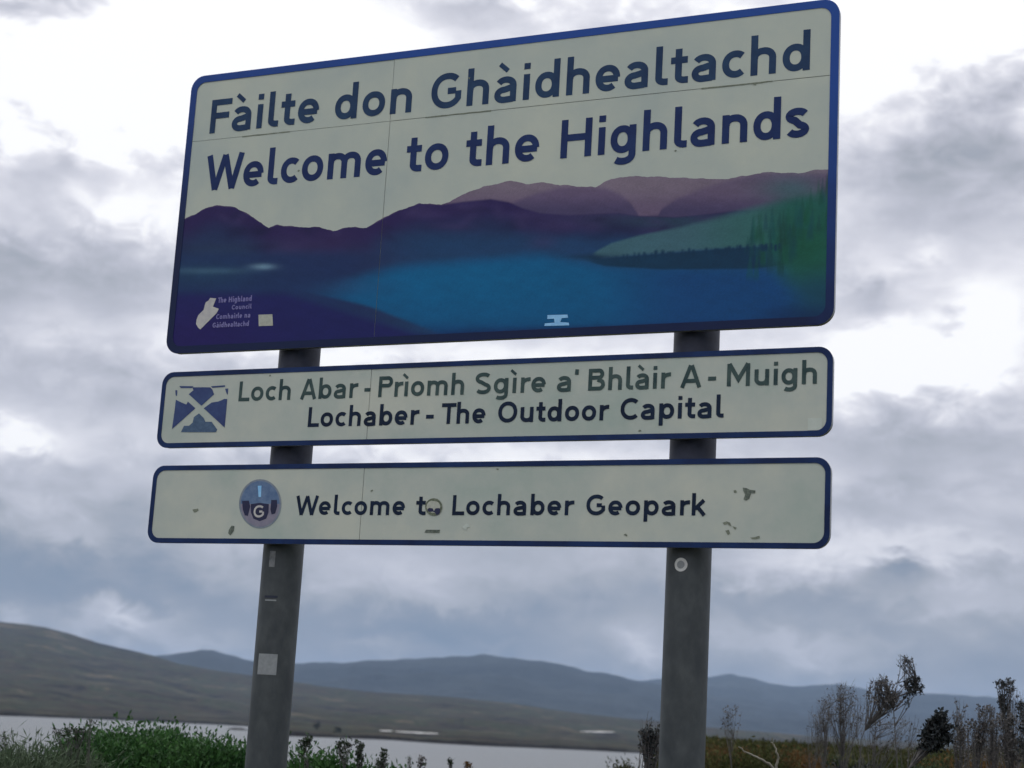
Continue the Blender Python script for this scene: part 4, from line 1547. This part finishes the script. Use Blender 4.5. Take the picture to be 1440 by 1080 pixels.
# low bushes on the hump
GH = 'low heathy bushes on the hump right of the sign'
for k, (px, r, w, py, lab, mt) in enumerate([
        (1070, 15, .9, 1050, 'dark olive low bush behind the bleached branches', M_heath),
        (1000, 17, 1.0, 1060, 'dull green low bush half hidden by the right post', M_heath),
        (1130, 16, 1.0, 1058, 'rust tinted low bush between the branches and the saplings', M_rust),
        (1195, 12, .5, 1068, 'small black green bush on the bottom edge below the bent sapling', M_leaf_dk),
        (1240, 17, 1.2, 1064, 'olive low bush below the fan of twigs', M_heath),
        (1310, 16, 1.2, 1066, 'green low bush below the black block of foliage', M_broom_dk),
        (1400, 14, 1.1, 1058, 'brown low bush at the foot of the knobbed sapling', M_rust),
        (960, 16, .8, 1066, 'dull low bush directly behind the right post', M_heath),
        (880, 14, .5, 1076, 'low olive bush at the water end of the hump', M_heath),
        (1042, 20, 1.1, 1047, 'brown domed bush on the skyline of the hump, nearest the right post', M_rust),
        (1105, 22, 1.5, 1050, 'wide olive bush on the skyline behind the bleached branches', M_heath),
        (1168, 19, 1.0, 1060, 'dark green bush on the skyline under the hair-thin sapling', M_broom_dk),
        (1262, 21, 1.4, 1062, 'wide brown green bush on the skyline under the tall thin sapling', M_heath),
        (1356, 19, 1.0, 1060, 'rusty bush just right of the black block', M_rust)]):
    bush(px, r, w, ztop(px, py, r), lab, 70 + k, mt, 20000, GH, 'heath_bush', (.02, .06), .005, 'bush', .12)

# heather carpet on the hump and rough grass round the sign: nobody could count it
rs = np.random.RandomState(5)
Q = []
n = 60000
azs = rs.uniform(math.radians(2.5), math.radians(24), n)
rr = 16 + 44 * rs.uniform(0, 1, n) ** .8
P = np.array([polar(a, r) for a, r in zip(azs, rr)])
P[:, 2] = [near_z(p[0], p[1]) - .02 for p in P]
Ln = rs.uniform(.05, .17, n) * (1 + .5 * np.sin(P[:, 0] * .9) * np.cos(P[:, 1] * .7))
P[:, 2] += rs.uniform(0, .12, n) * (1 + np.sin(P[:, 0] * 1.3) * np.cos(P[:, 1] * 1.1))
d = unit(rs.normal(size=(n, 3)) * .8 + np.array([0, 0, .7]))
o = npmesh('heather', blades(rs, P, Ln, rs.uniform(.015, .04, n), d), M_heath)
o['kind'] = 'stuff'
o['label'] = 'brown and olive heather covering the rise at the right'
o['category'] = 'heather'
n = 40000
P = np.stack([rs.uniform(-12, 9, n), rs.uniform(-5.5, 14, n), np.zeros(n)], 1)
P[:, 2] = [near_z(p[0], p[1]) - .01 for p in P]
Ln = rs.uniform(.08, .28, n)
d = unit(rs.normal(size=(n, 3)) * .35 + np.array([0, 0, 1.0]))
keep = (P[:, 0] - CAM.x) ** 2 + (P[:, 1] - CAM.y) ** 2 > 2.0
o = npmesh('grass', blades(rs, P, Ln, rs.uniform(.003, .006, n), d)[keep], M_broom)
o['kind'] = 'stuff'
o['label'] = 'rough green grass round the feet of the sign'
o['category'] = 'grass'

# small dark trees on the far shore
M_fartree = noise_mat('far_tree_leaves', (.012, .016, .012, 1), (.026, .030, .022, 1), .6, .8, island=.4)


def far_tree(px, py, hpx, wpx, label, seed):
    rs = np.random.RandomState(seed)
    d = pdir(px, py)
    z0 = WATER_Z + 2.2
    k = (z0 - EYE) / d.z
    p = on_moor(px, py) or CAM + d * k
    r = math.hypot(p.x - CAM.x, p.y - CAM.y)
    h, w = hpx / FPX * r, wpx / FPX * r
    rt = root('tree', p, label, 'tree', 'dark trees on the far shore')
    vs, fs = tube([(p.x, p.y, p.z - 1.5), (p.x + .1, p.y, p.z + h * .35), (p.x, p.y, p.z + h * .8)], [.22, .16, .05], 6)
    mesh('trunk', vs, fs, M_twig, rt, p)
    n = 900
    cl = rs.normal(size=(7, 3)) * np.array([w * .22, w * .22, h * .16]) + np.array([0, 0, h * .55])
    P = cl[rs.randint(0, 7, n)] + rs.normal(size=(n, 3)) * np.array([w * .12, w * .12, h * .12]) + np.array(p)
    dd = unit(rs.normal(size=(n, 3)))
    npmesh('crown', blades(rs, P, rs.uniform(.3, .7, n), rs.uniform(.1, .25, n), dd), M_fartree, rt, p)


far_tree(445, 1027, 13, 11, 'small dark round tree on the far shore right of the left post', 91)
far_tree(476, 1031.5, 9, 9, 'tiny dark tree just right of the round one on the far shore', 92)
far_tree(643, 1024, 15, 15, 'dark spreading tree on the moor behind the middle of the loch shore', 93)

# ------------------------------------------------------------------ haze
M_haze = bpy.data.materials.new('thin_haze')
M_haze.use_nodes = True
hn = M_haze.node_tree
hn.nodes.clear()
pv = hn.nodes.new('ShaderNodeVolumePrincipled')
pv.inputs['Color'].default_value = (.50, .70, 1.0, 1)
pv.inputs['Density'].default_value = 5.6e-5
mo = hn.nodes.new('ShaderNodeOutputMaterial')
hn.links.new(pv.outputs[0], mo.inputs['Volume'])
vs, fs = box(-14500, 14500, -14500, 14500, WATER_Z - 6, 520)
o = mesh('haze', vs, fs, M_haze)
o['kind'] = 'stuff'
o['label'] = 'thin blue grey haze over the loch and hills'
o['category'] = 'haze'
